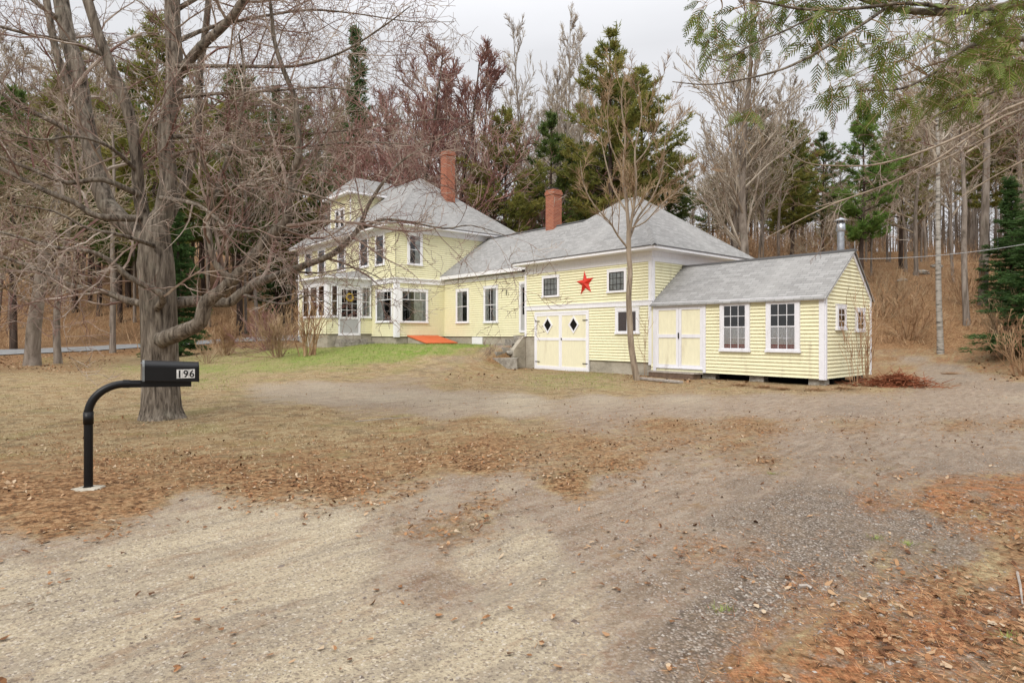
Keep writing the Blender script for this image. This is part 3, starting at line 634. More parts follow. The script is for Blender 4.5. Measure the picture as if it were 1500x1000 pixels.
wpf.box(mb,pw*.32,pw*.32+.14,zsill,ztop,-.01,.034); wpf.box(mb,pw*.66,pw*.66+.14,zsill,ztop,-.01,.034)
mb.build('porch_trim',M_WHITE,pb)
mb=MB(om); wpr.box(mb,dA1,pl,zsill-.06,zsill,0,.07); mb.build('window_sill',M_WHITE,pb)
for a0,a1 in((.14,pw*.32),(pw*.32+.14,pw*.66),(pw*.66+.14,pw-.16)):
    window(pb,om,wpf,a0,a1,zsill+.01,ztop-.03,grid=(1,1),tw=.04,back=M_WOODBR)
window(pb,om,wpr,.2,dA0-.02,zsill+.01,ztop-.03,grid=(1,1),tw=.04,back=M_WOODBR)
window(pb,om,wpr,dA1+.02,pl-.1,zsill+.01,ztop-.03,grid=(2,1),tw=.06,back=M_WOODBR,curtain='sides')
mb=MB(om); zd1=zz(418,xp,yp+dA0)-.0
wpr.box(mb,dA0,dA0+.11,zps-.1,zd1,0,.06); wpr.box(mb,dA1-.11,dA1,zps-.1,zd1,0,.06); wpr.box(mb,dA0+.11,dA1-.11,zd1-.12,zd1,0,.06); wpr.box(mb,dA0+.11,dA1-.11,zps-.1,zps+.03,0,.1)
mb.build('door_frame',M_WHITE,pb)
mb=MB(om); e0,e1=dA0+.11,dA1-.11; hD=zd1-.12-zps-.03; zq=zps+.03
wpr.box(mb,e0,e1,zq,zq+hD,0,.03); pd=mb.build('porch_door',M_STORM,pb)
gz=zq+hD*.36
mb=MB(om); mb.face([wpr.pt(e0+.1,gz,.034),wpr.pt(e1-.1,gz,.034),wpr.pt(e1-.1,zq+hD-.1,.034),wpr.pt(e0+.1,zq+hD-.1,.034)]); mb.build('pane',M_DARK,pd)
mb=MB(om); wpr.box(mb,e0+.02,e0+.1,gz,zq+hD,.03,.05); wpr.box(mb,e1-.1,e1-.02,gz,zq+hD,.03,.05); wpr.box(mb,e0+.1,e1-.1,zq+hD-.1,zq+hD,.03,.05); wpr.box(mb,e0+.02,e1-.02,gz-.12,gz,.03,.05)
for i in(1,2): 
    a=e0+.1+(e1-e0-.2)*i/3; wpr.box(mb,a-.012,a+.012,gz,zq+hD-.1,.036,.046)
for i in(1,2,3):
    z=gz+(hD*.64-.1)*i/4; wpr.box(mb,e0+.1,e1-.1,z-.012,z+.012,.037,.045)
mb.build('door_grille',M_WHITE,pd)
po=.32; mb=MB(om); zph=zz(396,xp-1.6,my)
A=(xp-pw-po,yp-po,zpe);Bq=(xp+po,yp-po,zpe);C=(xp+po,my-.02,zpe);D=(xp-pw-po,my-.02,zpe); R0=(xp-pw+1.3,my-.02,zph); R1=(xp-1.5,my-.02,zph)
uvface(mb,[A,Bq,R1,R0]); uvface(mb,[Bq,C,R1]); uvface(mb,[D,A,R0]); mb.build('porch_roof',M_ROOF,pb)
mb=MB(om)
for p,q in((A,Bq),(Bq,C),(D,A)): mb.face([(p[0],p[1],zpe-.11),(q[0],q[1],zpe-.11),(q[0],q[1],zpe-.01),(p[0],p[1],zpe-.01)])
mb.face([(A[0],A[1],zpe-.11),(D[0],D[1],zpe-.11),(C[0],C[1],zpe-.11),(Bq[0],Bq[1],zpe-.11)]); mb.build('porch_eaves',M_WHITE,pb)
# wreath
wy_=yp+(dA0+dA1)/2; zc=zz(435.6,xp,wy_); w3=fw(xp+.09,wy_)
wr=thing('wreath','yellow flower wreath hanging on the grey porch door','wreath',(w3[0],w3[1],zc),ROT)
mb=MB(); rr=random.Random(3)
for i in range(240):
    a=rr.uniform(0,6.283); r=rr.gauss(.2,.035); c=Vector((rr.uniform(-.03,.05),math.cos(a)*r,math.sin(a)*r)); s_=.035
    v=[c+Vector([rr.uniform(-s_,s_) for _ in range(3)]) for _ in range(3)]; mb.face(v)
mb.tube([(0,math.cos(i*.5236)*.2,math.sin(i*.5236)*.2) for i in range(13)],[.04]*13,6); mb.build('flowers',M_WREATH,wr)
# porch steps
gs=H(*fw(xp+.5,yp+1.6)); s0=yp+dA0-.1; 
ps=thing('porch_steps','low weathered grey concrete steps below the porch door','steps',at(xp,s0),ROT)
oz=H(*fw(xp,s0)); n=3; top=zps-.12
for i in range(n):
    mb=MB((xp,s0,oz)); mb.box(xp+.02+.0,xp+.35+.33*i,s0-.05*i,s0+1.35+.25*i,oz-.2,top-(top-gs)*(i)/n - .0+ -.003*i); mb.build('step',M_STONE if i else M_CONC,ps)
# red bulkhead
y0_,y1_=sy(597,mx),sy(640,mx); zw=zz(492.5,mx,y0_); gl=H(*fw(mx+1.7,(y0_+y1_)/2))
bh=thing('cellar_hatch','sloping red cellar hatch door beside the farmhouse foundation','cellar hatch',at(mx,y0_),ROT); oq=(mx,y0_,H(*fw(mx,y0_)))
mb=MB(oq); zl=max(gl+.04,zz(508,mx+1.6,y0_)); o_=1.95
mb.prism([(mx+.02,zl-.6),(mx+o_,zl-.6),(mx+o_,zl),(mx+.02,zw)],lambda p:(p[0],y0_,p[1]),lambda p:(p[0],y1_,p[1])); mb.build('hatch_base',M_CONC,bh)
mb=MB(oq)
mb.hexa([(mx+.03,y0_-.05,zw+.003),(mx+.03,y1_+.05,zw+.003),(mx+o_+.06,y0_-.05,zl+.003),(mx+o_+.06,y1_+.05,zl+.003),(mx+.03,y0_-.05,zw+.05),(mx+.03,y1_+.05,zw+.05),(mx+o_+.06,y0_-.05,zl+.05),(mx+o_+.06,y1_+.05,zl+.05)])
mb.build('hatch_door',M_BULK,bh)
mb=MB(oq); yc=(y0_+y1_)/2; mb.hexa([(mx+.06,yc-.03,zw+.05),(mx+.06,yc+.03,zw+.05),(mx+o_,yc-.03,zl+.05),(mx+o_,yc+.03,zl+.05),(mx+.06,yc-.03,zw+.062),(mx+.06,yc+.03,zw+.062),(mx+o_,yc-.03,zl+.062),(mx+o_,yc+.03,zl+.062)]); mb.build('hatch_batten',M_BULK,bh)
# retaining wing wall by barn
rw=thing('retaining_wall','short concrete retaining wall with sloping top at the left corner of the barn','retaining wall',at(bl,-.6,0),ROT)
mb=MB((bl,-.6,0)); X0,X1=bl-.26,bl-.0; y0w=-.72
mb.prism([(0.0,-.5),(0.0,zfl),(-.12,zfl),(y0w,zfl-.62),(y0w,-.5)],lambda p:(X0,p[0],p[1]),lambda p:(X1,p[0],p[1])); mb.build('wall_body',M_CONC,rw)
# stone steps by the wing door
ss=thing('stone_steps','old stone steps climbing the bank to the wing door','steps',at(bl-1.2,-1.2),ROT); oz=H(*fw(bl-1.2,-1.2)); off=(bl-1.2,-1.2,oz); rr=random.Random(5)
def rock(mb,c,r,seed,fl=.6):
    q=random.Random(seed); n1,n2=7,5; base=len(mb.v)
    ph=[q.uniform(.75,1.2) for _ in range(60)]; pts=[]
    for i in range(n2+1):
        for j in range(n1):
            a=2*math.pi*j/n1; b=math.pi*i/n2; k=ph[(i*n1+j)%60] if 0<i<n2 else 1
            pts.append((c[0]+math.cos(a)*math.sin(b)*r[0]*k,c[1]+math.sin(a)*math.sin(b)*r[1]*k,c[2]+math.cos(b)*r[2]*k))
    mb.add(pts)
    for i in range(n2):
        for j in range(n1): mb.f.append((base+i*n1+j,base+i*n1+(j+1)%n1,base+(i+1)*n1+(j+1)%n1,base+(i+1)*n1+j)); mb.m.append(0)
def slab(mb,x0,x1,y0,y1,z0,z1,seed):
    q=random.Random(seed); j=lambda:q.uniform(-.04,.04)
    mb.hexa([(x+j(),y+j(),z+j()*.5) for z in(z0,z1) for y in(y0,y1) for x in(x0,x1)])
for i,(x0,x1,y0,y1,zt_) in enumerate(((-1.15,-.3,.2,.75,1.55),(-1.3,-.32,-.2,.2,1.38),(-1.5,-.34,-.62,-.2,1.17),(-1.6,-.36,-1.05,-.62,.98),(-1.9,-.4,-1.5,-1.05,.78))):
    mb=MB(off); slab(mb,bl+x0,bl+x1,y0,y1,zt_-.5,zt_,i); mb.build('step',M_STONE,ss)
o=MB(); g_=G(735,529); slab(o,-.85,.75,-.25,.25,-.6,.12,9); s_=o.build('stone_slab',M_STONE,None,loc=tuple(g_)); s_.rotation_euler=(0,0,-.1); tag(s_,'long flat grey stone slab on the bank left of the steps','stone slab')
g_=G(761,531); o=MB(); o.tube([(0,0,-.2),(0.02,0,.4),(-.02,0,.85),(0,0,.98)],[.12,.1,.11,.09],9,cap=True); s_=o.build('wooden_post',M_WOOD,None,True,loc=tuple(g_)); tag(s_,'dark rotten wooden post beside the stone steps','post')
for i,(px,py,r) in enumerate(((752,517,.16),(748,524,.2),(757,512,.14))):
    g_=G(px,py); o=MB(); rock(o,(0,0,r*.4),(r*1.3,r,r*.7),20+i); s_=o.build('rock',M_STONE,None,loc=tuple(g_)); tag(s_,['small pale rock beside the post at the steps','larger grey rock in front of the post','rounded rock highest on the bank by the steps'][i],'rock','rocks by the stone steps')
# ------------------------------------------------------------------ SHED
shb=-.05; sxr=fx(1207,shb); sdp=sy(1274,sxr)-shb; yap=shb+2.12
shed,os_=building('shed','low weathered yellow shed with grey gable roof and two curtained windows beside the barn','shed',0.02,shb,0)
wS=Wall((.02,shb),(sxr,shb)); wG=Wall((sxr,shb),(sxr,shb+sdp)); wK=Wall((sxr,shb+sdp),(.02,shb+sdp)); SL=wS.L
z0s=zz(553.5,fx(1180,shb),shb); zes=zz(432,sxr,shb); zas=zz(368,sxr,yap); zebk=zz(437,sxr,shb+sdp)
dA0,dA1=fx(960.5,shb)-.02,fx(1033,shb)-.02
mb=MB(os_); siding(mb,wS,[(0,z0s),(dA1,z0s),(dA1,z0s+.24),(0,z0s+.24)],.12,m=0); siding(mb,wS,[(dA1,z0s),(SL,z0s),(SL,zes-.12),(dA1,zes-.12)],.118,.042)
gy=sdp; siding(mb,wG,[(0,z0s),(gy,z0s),(gy,zebk-.05),(yap-shb,zas-.08),(0,zes-.05)],.118,.042); siding(mb,wK,[(0,z0s),(SL,z0s),(SL,zebk-.05),(0,zebk-.05)])
mb.face([(.02,shb,z0s),(sxr,shb,z0s),(sxr,shb,zes),(.02,shb,zes)]); mb.build('siding',M_SIDE2,shed)
t=MB(os_); wS.box(t,0,SL,zes-.14,zes-.0,0,.052); wS.box(t,SL-.13,SL+.03,z0s-.03,zes-.14,0,.055); wG.box(t,-.0,.11,z0s-.03,zes-.1,0,.054); wG.box(t,gy-.09,gy+.02,z0s-.02,zebk-.1,0,.054)
for p,q in(((0,zes),(yap-shb,zas)),((yap-shb,zas),(gy,zebk))):
    t.hexa([wG.pt(p[0],p[1]-.15,.0),wG.pt(q[0],q[1]-.15,.0),wG.pt(p[0],p[1]-.15,.06),wG.pt(q[0],q[1]-.15,.06),wG.pt(p[0],p[1]-.0,.0),wG.pt(q[0],q[1]-.0,.0),wG.pt(p[0],p[1]-.0,.06),wG.pt(q[0],q[1]-.0,.06)])
wS.box(t,dA0-.08,dA0+.06,z0s-.1,zes-.14,0,.065); wS.box(t,dA1-.06,dA1+.05,z0s+.0,zes-.14,0,.065); dzt=zz(451,fx(995,shb),shb); dzb=zz(537.5,fx(995,shb),shb)
wS.box(t,dA0+.06,dA1-.06,dzt,zes-.14,0,.055); wS.box(t,dA0+.06,dA1-.06,dzb-.06,dzb,0,.08)
t.build('corner_board',M_WHITE_OLD,shed)
for k in(0,1):
    W_=(dA1-dA0-.12); a0=dA0+.06+k*W_/2; a1=a0+W_/2-.01; q=.11; zm=(dzt+dzb)/2+.06
    mb=MB(os_); wS.box(mb,a0,a1,dzb,dzt,0,.03)
    for j in range(1,6):
        a=a0+(a1-a0)*j/6; wS.box(mb,a-.004,a+.004,dzb,dzt,.03,.034)
    d_=mb.build('shed_door',M_PANEL,shed)
    mb=MB(os_); wS.box(mb,a0,a0+q,dzb,dzt,.034,.055); wS.box(mb,a1-q,a1,dzb,dzt,.034,.055); wS.box(mb,a0+q,a1-q,dzb,dzb+.09,.034,.055); wS.box(mb,a0+q,a1-q,dzt-.07,dzt,.034,.055); wS.box(mb,a0+q,a1-q,zm-.07,zm+.06,.034,.055); mb.build('door_rail',M_WHITE_OLD,d_)
mb=MB(os_); am=(dA0+dA1)/2; wS.box(mb,am-.02,am+.02,zm-.1,zm+.12,.055,.09); mb.build('door_latch',M_IRON,shed)
for q in((1056,1099.5,441,513),(1123.5,1173,438,514)): window(shed,os_,wS,*wpx(wS,*q,shb),grid=(3,2),lowgrid=(3,2),split=.5,tw=.13,trim=M_WHITE_OLD,sash=M_WHITE_OLD,curtain='cafe')
for q in((1222.5,1236,447,481.5),(1251,1263.6,452,484.5)): window(shed,os_,wG,*spx(*q,sxr,shb),grid=(2,3),split=False,tw=.1,trim=M_WHITE_OLD,sash=M_WHITE_OLD,back=M_WOODBR)
mb=MB(os_); rx0,rx1=.03,sxr+.12; th=.05; fo=.16
sl=(zas-zes)/(yap-shb); zf=zes-sl*fo+.02; sl2=(zas-zebk)/(shb+sdp-yap); zk=zebk-sl2*.15+.02; za=zas+.04
uvface(mb,[(rx0,shb-fo,zf),(rx1,shb-fo,zf),(rx1,yap,za),(rx0,yap,za)]); uvface(mb,[(rx1,shb+sdp+.15,zk),(rx0,shb+sdp+.15,zk),(rx0,yap,za),(rx1,yap,za)])
uvface(mb,[(rx0,shb-fo,zf-th),(rx1,shb-fo,zf-th),(rx1,shb-fo,zf),(rx0,shb-fo,zf)]); uvface(mb,[(rx1,shb-fo,zf-th),(rx1,yap,za-th),(rx1,yap,za),(rx1,shb-fo,zf)]); uvface(mb,[(rx1,yap,za-th),(rx1,shb+sdp+.15,zk-th),(rx1,shb+sdp+.15,zk),(rx1,yap,za)])
mb.face([(rx0,shb-fo,zf-th),(rx0,yap,za-th),(rx1,yap,za-th),(rx1,shb-fo,zf-th)])
sr=mb.build('roof',M_ROOF,shed)
mb=MB(os_); mb.hexa([(x,y,z) for z,dz in((za-.05,0),(za+.03,0)) for y in(yap-.09,yap+.09) for x in(rx0,rx1+.01)]); mb.build('roof_cap',M_ROOF,sr)
# stove pipe
ypp=yap+.45; xpp=fx(1231.5,ypp); zp1=zz(324,xpp,ypp); mb=MB(os_); mb.tube([(xpp,ypp,za-.6),(xpp,ypp,zp1-.32)],[.115,.115],14); mb.tube([(xpp,ypp,zp1-.36),(xpp,ypp,zp1-.34),(xpp,ypp,zp1)],[.14,.15,.13],14,cap=True)
sp=mb.build('stove_pipe',M_STEEL,sr,True); mb=MB(os_); mb.tube([(xpp,ypp,zp1),(xpp,ypp,zp1+.02),(xpp,ypp,zp1+.12)],[.22,.22,.02],14); mb.build('pipe_cap',M_STEEL,sp)
mb=MB(os_); mb.tube([(xpp+.1,ypp,zp1-.5),(xpp+.42,ypp+.1,za-.1)],[.012]*2,5); mb.build('pipe_brace',M_WOOD,sp)
mb=MB(os_); mb.tube([(rx1-.02,yap,za-.1),(rx1-.02,yap,za+.28)],[.014]*2,5); mb.build('ridge_rod',M_WIRE,sr)
# piers beneath shed
for i,(px_) in enumerate((1040,1110,1200)):
    x=fx(px_,shb)-.1; mb=MB(os_); slab(mb,x-.25,x+.22,shb+.12,shb+.5,-.3,z0s,30+i); mb.build('pier',M_STONE,shed)
mb=MB(os_); mb.box(.1,sxr-.1,shb+.9,shb+1.0,-.3,z0s+.02); mb.box(sxr-.9,sxr-.8,shb+.9,shb+sdp,-.3,z0s+.02); mb.build('underfloor_shade',M_DARK,shed)  # near-black sheets set back under the floor, painting the shade of the open gap
mb=MB(os_); mb.box(sxr-.35,sxr-.12,shb+sdp-.5,shb+sdp-.2,-.3,z0s); mb.build('pier',M_STONE,shed)
# wooden platform and plank
x0,x1=fx(951,shb-.6),fx(1019,shb-.6)
sp_=thing('wooden_step','low rotting wooden platform step below the shed double door','step',at((x0+x1)/2,shb-.4),ROT); oz=H(*fw((x0+x1)/2,shb-.4)); off=((x0+x1)/2,shb-.4,oz)
for i in range(3): mb=MB(off); mb.box(x0,x1,shb-.72+.2*i,shb-.53+.2*i,.20-.008*i,.245-.008*i); mb.build('tread',M_GREYW,sp_)
mb=MB(off); mb.box(x0+.05,x1-.05,shb-.70,shb-.2,-.2,.197); mb.build('step_box',M_WOOD,sp_)
a=G(938,556); b=G(998,562); mb=MB(); d_=(b-a); nn=Vector((-d_.y,d_.x,0)).normalized()*.09
mb.hexa([p+q+Vector((0,0,z)) for z in(.02,.09) for q in(-nn,nn) for p in(Vector(),d_)]); s_=mb.build('plank',M_GREYW,None,loc=tuple(a)); tag(s_,'pale weathered plank lying on the grass before the shed step','plank')
# wire
mb=MB(); a=P(1251,379,20.6); b=P(1600,338,17.5); mid=(a+b)/2-Vector((0,0,.05)); wpts=[]
for i in range(13):
    t_=i/12; q=a.lerp(b,t_); q.z-=.22*4*t_*(1-t_); wpts.append(q-a)
mb.tube(wpts,[.011]*13,4); s_=mb.build('utility_wire',M_WIRE,None,loc=tuple(a)); tag(s_,'thin grey wire running from the shed gable to the right','wire')
# black pot + vine stump by porch
g_=G(553.5,502); mb=MB(); mb.tube([(0,0,-.03),(0,0,0),(0.02,0,.35),(-.06,.02,.42),(-.14,0,.62)],[.12,.14,.16,.1,.05],9,cap=True); s_=mb.build('watering_can',M_BLK2,None,True,loc=tuple(g_)); tag(s_,'small black can standing by the foundation near the dead stump','can')
# ------------------------------------------------------------------ MAILBOX
mbp=G(129,716,3,12); D=mbp.y
mail=thing('mailbox','black mailbox numbered 196 on a bent black pipe post','mailbox',tuple(mbp))
MPH=math.radians(31); mail.rotation_euler=(0,0,MPH); MC,MS=math.cos(MPH),math.sin(MPH)
def Q(px,py,w=0.0):
    "local point in the vertical plane of the arm, w = local y"
    r=(px-750)/F; bx=mbp.x-MS*w; by=mbp.y+MC*w; x=(r*by-bx)/(MC-r*MS); d=by+x*MS
    return Vector((x,w,EYE+(HOR-py)/F*d-mbp.z))
mb=MB(); mb.tube([Q(129.5,730),Q(129.5,600)],[.041,.041],20)
e0_=Q(129.5,606); e1_=Q(183,562); pts=[Q(129.5,600+8)]
for i in range(15):
    a=math.pi-(math.pi/2)*i/14; pts.append(Vector((e1_.x+(e1_.x-e0_.x)*math.cos(a),0,e0_.z+(e1_.z-e0_.z)*math.sin(a))))
pts.append(Q(206,562)); mb.tube(pts,[.040]*len(pts),20)
mb.tube([Q(129.5,621),Q(129.5,603)],[.047,.047],20,cap=True); mb.build('post',M_BLACK,mail,True)
ft=MB(); ft.tube([Vector((0,0,-.05)),Vector((0,0,.012)),Vector((0,0,.022))],[.17,.13,.05],14,rn=lambda i,j:1+.18*math.sin(j*2.3+i)); ft.build('footing',M_CONC,mail)
mb=MB(); c0=Q(180,562); c1=Q(280,561)
mb.hexa([(x,y,z+dz) for dz in(-.036,.034) for y in(-.034,.034) for x,z in((c0.x,c0.z),(c1.x,c1.z))]); mb.tube([Q(180,562),Q(190,562)],[.044,.044],16,cap=True); mb.build('arm',M_BLACK,mail)
hw=.115; x0=Q(212,557,-hw).x; x1=Q(290.5,557,-hw).x; zb0=Q(212,558,-hw).z; zt0=Q(212,527.5,0).z; Rr=.115
def prof(s=1.0):
    p=[(-hw*s,zb0),(hw*s,zb0)]; zc_=zt0-Rr*.55
    for i in range(13):
        a=math.pi*i/12; p.append((math.cos(a)*hw*s,zc_+math.sin(a)*Rr*.55*s))
    return p
def TI(x): return -(x-x0)*.055
box_=MB(); box_.prism(prof(),lambda p:(x0,p[0],p[1]),lambda p:(x1,p[0],p[1]+TI(x1))); bx=box_.build('box_body',M_BLACK,mail)
bv=bx.modifiers.new('bevel','BEVEL'); bv.width=.004; bv.segments=2; bv.limit_method='ANGLE'
mb=MB(); pp=[(p[0]*1.04,zb0+(p[1]-zb0)*1.025-.003) for p in prof()]
mb.prism(pp,lambda p:(x0-.022,p[0],p[1]),lambda p:(x0-.001,p[0],p[1])); dr=mb.build('box_door',flat('worn_metal',(.16,.17,.17),.5,.3),mail)
mb=MB(); mb.prism(pp,lambda p:(x1+.001,p[0],p[1]+TI(x1)),lambda p:(x1+.009,p[0],p[1]+TI(x1))); mb.build('rear_rim',M_BLACK,mail)
mb=MB(); mb.box(x0-.04,x0-.022,-.02,.02,zt0-.035,zt0-.02); mb.build('door_pull',M_STEEL,dr)
# number plates 196
cx0=Q(258.5,0,-hw).x; cx1=Q(285.5,0,-hw).x; zn0=Q(272,553.7,-hw).z; zn1=Q(272,540.8,-hw).z; pwid=(cx1-cx0)/3
for i,ch in enumerate('196'):
    mb=MB(); mb.box(cx0+i*pwid+.001,cx0+(i+1)*pwid-.001,-hw-.004,-hw-.0005,zn0,zn1); pl_=mb.build('number_tile',M_PLATE,mail)
    cu=bpy.data.curves.new('digit','FONT'); cu.body=ch; cu.size=.108; cu.extrude=.0008; cu.offset=.0022; cu.align_x='CENTER'; tmp=bpy.data.objects.new('tmp',cu); COL.objects.link(tmp)
    bpy.context.view_layer.update(); dg=bpy.context.evaluated_depsgraph_get(); m2=bpy.data.meshes.new_from_object(tmp.evaluated_get(dg)); bpy.data.objects.remove(tmp)
    zmn=min(v.co.y for v in m2.vertices); zmx=max(v.co.y for v in m2.vertices); k=(zn1-zn0)*.84/(zmx-zmn); xmn=min(v.co.x for v in m2.vertices); xmx=max(v.co.x for v in m2.vertices)
    kx=min(k,pwid*.78/(xmx-xmn))
    for v in m2.vertices:
        x,y,z=v.co; v.co=(cx0+(i+.5)*pwid+(x-(xmn+xmx)/2)*kx,-hw-.005-z*.6,zn0+(zn1-zn0)*.08+(y-zmn)*k)
    m2.materials.clear(); m2.materials.append(M_BLK2); o=bpy.data.objects.new('digit',m2); COL.objects.link(o); o.parent=pl_

# ------------------------------------------------------------------ TREES
def rdir(d,ang,rng):
    d=d.normalized(); o=d.orthogonal().normalized(); a=rng.uniform(0,2*math.pi); o=(Matrix.Rotation(a,3,d)@o)
    return (d*math.cos(ang)+o*math.sin(ang)).normalized()
def sides(r): return 8 if r>.09 else 6 if r>.035 else 4 if r>.012 else 3
def spawn(T,C,pts,rads,lvl,rng,p,L):
    if lvl>=p['max']: return
    n=p['n'][lvl]; n=int(n*L/p['ref'][lvl]+rng.random()) if p.get('ref') else n
    k=len(pts)-1
    for q in range(max(n,1)):
        f=p['f0'][lvl]+(1-p['f0'][lvl])*(q+rng.random())/max(n,1); f=min(f,.995); i=int(f*k); t=f*k-i
        pos=pts[i].lerp(pts[i+1],t); r=rads[i]*(1-t)+rads[i+1]*t; d=(pts[i+1]-pts[i])
        an=math.radians(rng.gauss(p['ang'][lvl],10)); cd=rdir(d,an,rng)
        if p.get('up'): cd=(cd+Vector((0,0,p['up'][lvl]))).normalized()
        cl=L*p['lr'][lvl]*rng.uniform(.55,1.15)*(1.15-.65*f); cl=max(cl,p['minl'])
        grow(T,C,pos,cd,cl,min(r*p['rr'],r*.95),lvl+1,rng,p)
def grow(T,C,p0,d,L,r,lvl,rng,p):
    r=max(r,p['rmin']*1.6); ns=max(2,min(9,int(L/p['seg'][min(lvl,3)])+1)); pts=[p0.copy()]; d=d.copy()
    for i in range(ns):
        w=p['wan'][min(lvl,3)]; d=(d+Vector((rng.gauss(0,w),rng.gauss(0,w),rng.gauss(0,w)+p['trop'][min(lvl,3)]))).normalized(); pts.append(pts[-1]+d*(L/ns))
    rads=[max(p['rmin'],r*(1-.8*i/ns)) for i in range(ns+1)]
    (T if lvl<=p['tl'] else C).tube(pts,rads,min(sides(r),p.get('sd',9)))
    spawn(T,C,pts,rads,lvl,rng,p,L)
def smoothline(pts,sub=3):
    pts=[Vector(p) for p in pts]; out=[]
    for i in range(len(pts)-1):
        p0=pts[max(i-1,0)];p1=pts[i];p2=pts[i+1];p3=pts[min(i+2,len(pts)-1)]
        for k in range(sub):
            t=k/sub; out.append(.5*((2*p1)+(p2-p0)*t+(2*p0-5*p1+4*p2-p3)*t*t+(3*p1-p0-3*p2+p3)*t**3))
    out.append(pts[-1]); return out
# ---- big foreground maple
DT=11.9; base=G(238,613,6,20); TD=base.y
maple=thing('maple_tree','huge bare maple with thick furrowed trunk and low spreading limbs behind the mailbox','tree',tuple(base))
T=MB(tuple(base)); C=MB(tuple(base)); rng=random.Random(11)
def TP(px,py,dd=0): return P(px,py,TD+dd)
tp=smoothline([TP(239,624),TP(238,612),TP(237,596),TP(236,570),TP(235,530),TP(234,480),TP(232,430),TP(229,385),TP(228,345),TP(234,310)],8)
n=len(tp); tr=list(np.interp(range(n),[0,8,16,24,32,40,48,56,64,72],[.50,.41,.36,.335,.32,.31,.32,.32,.26,.12]))
ph=[rng.uniform(0,6.28) for _ in range(8)]
from mathutils import noise as mn_
def rn(i,j):
    a=2*math.pi*j/110; fl=max(0,1-i/15)
    v=Vector((math.cos(a)*5.5,math.sin(a)*5.5,i*.16)); q=mn_.noise(v)+.6*mn_.noise(v*2.1)
    g=mn_.noise(Vector((math.cos(a)*1.2,math.sin(a)*1.2,i*.04+7)))
    rt=max(0,math.sin(a*5+ph[3]+.6*math.sin(a*2)))
    return 1+.035*q+.09*g+.30*fl*fl*rt
T.tube(tp,tr,110,rn=rn)
PM=dict(max=4,n=[7,6,4,3],ref=[3.2,1.8,.8,.4],f0=[.12,.15,.15,.2],ang=[55,50,45,42],lr=[.52,.5,.5,.5],minl=.16,rr=.55,rmin=.0032,seg=[.35,.25,.16,.12],wan=[.12,.17,.17,.16],trop=[.02,.02,.015,.01],tl=0,up=[.12,.08,.05,.02])
def limb(pp,r0,r1,dens=1.0,lvl=0,PMx=None):
    "pp: (px,py,depth offset)"
    p=dict(PMx or PM); pts=smoothline([TP(*q) for q in pp],3); L=sum((pts[i+1]-pts[i]).length for i in range(len(pts)-1)); n=len(pts)
    rads=[r0+(r1-r0)*(i/(n-1))**.8 for i in range(n)]
    T.tube(pts,rads,14 if r0>.1 else 8,rn=lambda i,j:1+.05*math.sin(j*2.1+i*1.7)+.04*math.sin(i*.9))
    # side branches at real size, not scaled by the limb
    k=int(L*3.1*dens); 
    for q in range(k):
        f=.12+.88*(q+rng.random())/k; f=min(f,.99); i=int(f*(n-1)); t=f*(n-1)-i; pos=pts[i].lerp(pts[i+1],t); r=rads[i]
        d=pts[i+1]-pts[i]; cd=(rdir(d,math.radians(rng.gauss(52,12)),rng)+Vector((0,0,.12))).normalized()
        cl=rng.uniform(.6,3.0)*(1.25-.5*f); grow(T,C,pos,cd,cl,min(r*.5,.007+cl*.010),1,rng,p)
limb([(236,498,-.25),(264,487,-.5),(293,472,-.6),(301,445,-.65),(321,428,-.7),(341,410,-.8),(368,381,-.9),(397,345,-1.),(419,324,-1.),(423,289,-1.1),(428,256,-1.1),(438,227,-1.2),(435,181,-1.2),(432,143,-1.2),(416,105,-1.3),(402,60,-1.3),(396,5,-1.4),(385,-50,-1.4)],.155,.022,.9)
limb([(341,410,-.8),(319,391,-.9),(308,359,-1.),(306,316,-1.),(316,286,-1.1),(322,262,-1.1),(346,197,-1.2),(358,132,-1.3),(357,100,-1.3),(350,50,-1.4)],.07,.014,.9)
limb([(316,286,-1.1),(345,272,-1.3),(387,262,-1.6),(420,275,-1.8),(460,286,-2.),(505,300,-2.2)],.035,.01,1)
limb([(316,286,-1.1),(298,246,-1.4),(290,210,-1.6),(270,180,-1.8)],.03,.008,1)
limb([(240,446,.1),(290,441,.4),(334,443,.5),(352,430,.5),(374,417,.5),(400,406,.5),(443,390,.4),(482,375,.3),(505,358,.3),(522,339,.2),(530,325,.2),(539,302,.1),(555,276,0),(568,259,0),(590,235,0),(640,205,0),(725,163,0)],.12,.008,.6)
limb([(522,339,.2),(560,322,.2),(600,325,.1),(650,335,0),(690,330,0),(740,345,-.1)],.035,.006,1)
limb([(400,406,.5),(425,398,.7),(470,400,1.),(520,392,1.2),(560,410,1.3)],.04,.008,.7)
limb([(352,430,.5),(385,440,.3),(420,445,.1),(455,432,0),(490,450,-.2)],.035,.006,.8)
limb([(230,452,-.3),(238,432,-.6),(189,406,-.8),(163,384,-1.),(132,368,-1.2),(79,362,-1.4),(9,342,-1.6),(-60,330,-1.8)],.075,.014,.9)
limb([(222,446,.0),(189,441,0),(154,428,0),(101,417,0),(57,395,-.1),(0,375,-.2),(-70,350,-.3)],.08,.02,.8)
limb([(215,350,0),(157,300,.3),(130,200,.5),(112,100,.6),(98,50,.7),(85,-30,.8)],.18,.14,.35)
limb([(216,340,0),(203,280,0),(200,233,-.1),(187,160,-.2),(150,67,-.3),(128,0,-.4),(110,-60,-.4)],.12,.08,.4)
limb([(122,170,.5),(95,110,.4),(80,67,.3),(65,-20,.2)],.09,.06,.6)
limb([(234,330,0),(247,270,.1),(243,200,.1),(256,110,.2),(252,0,.2),(262,-90,.2)],.165,.14,.45)
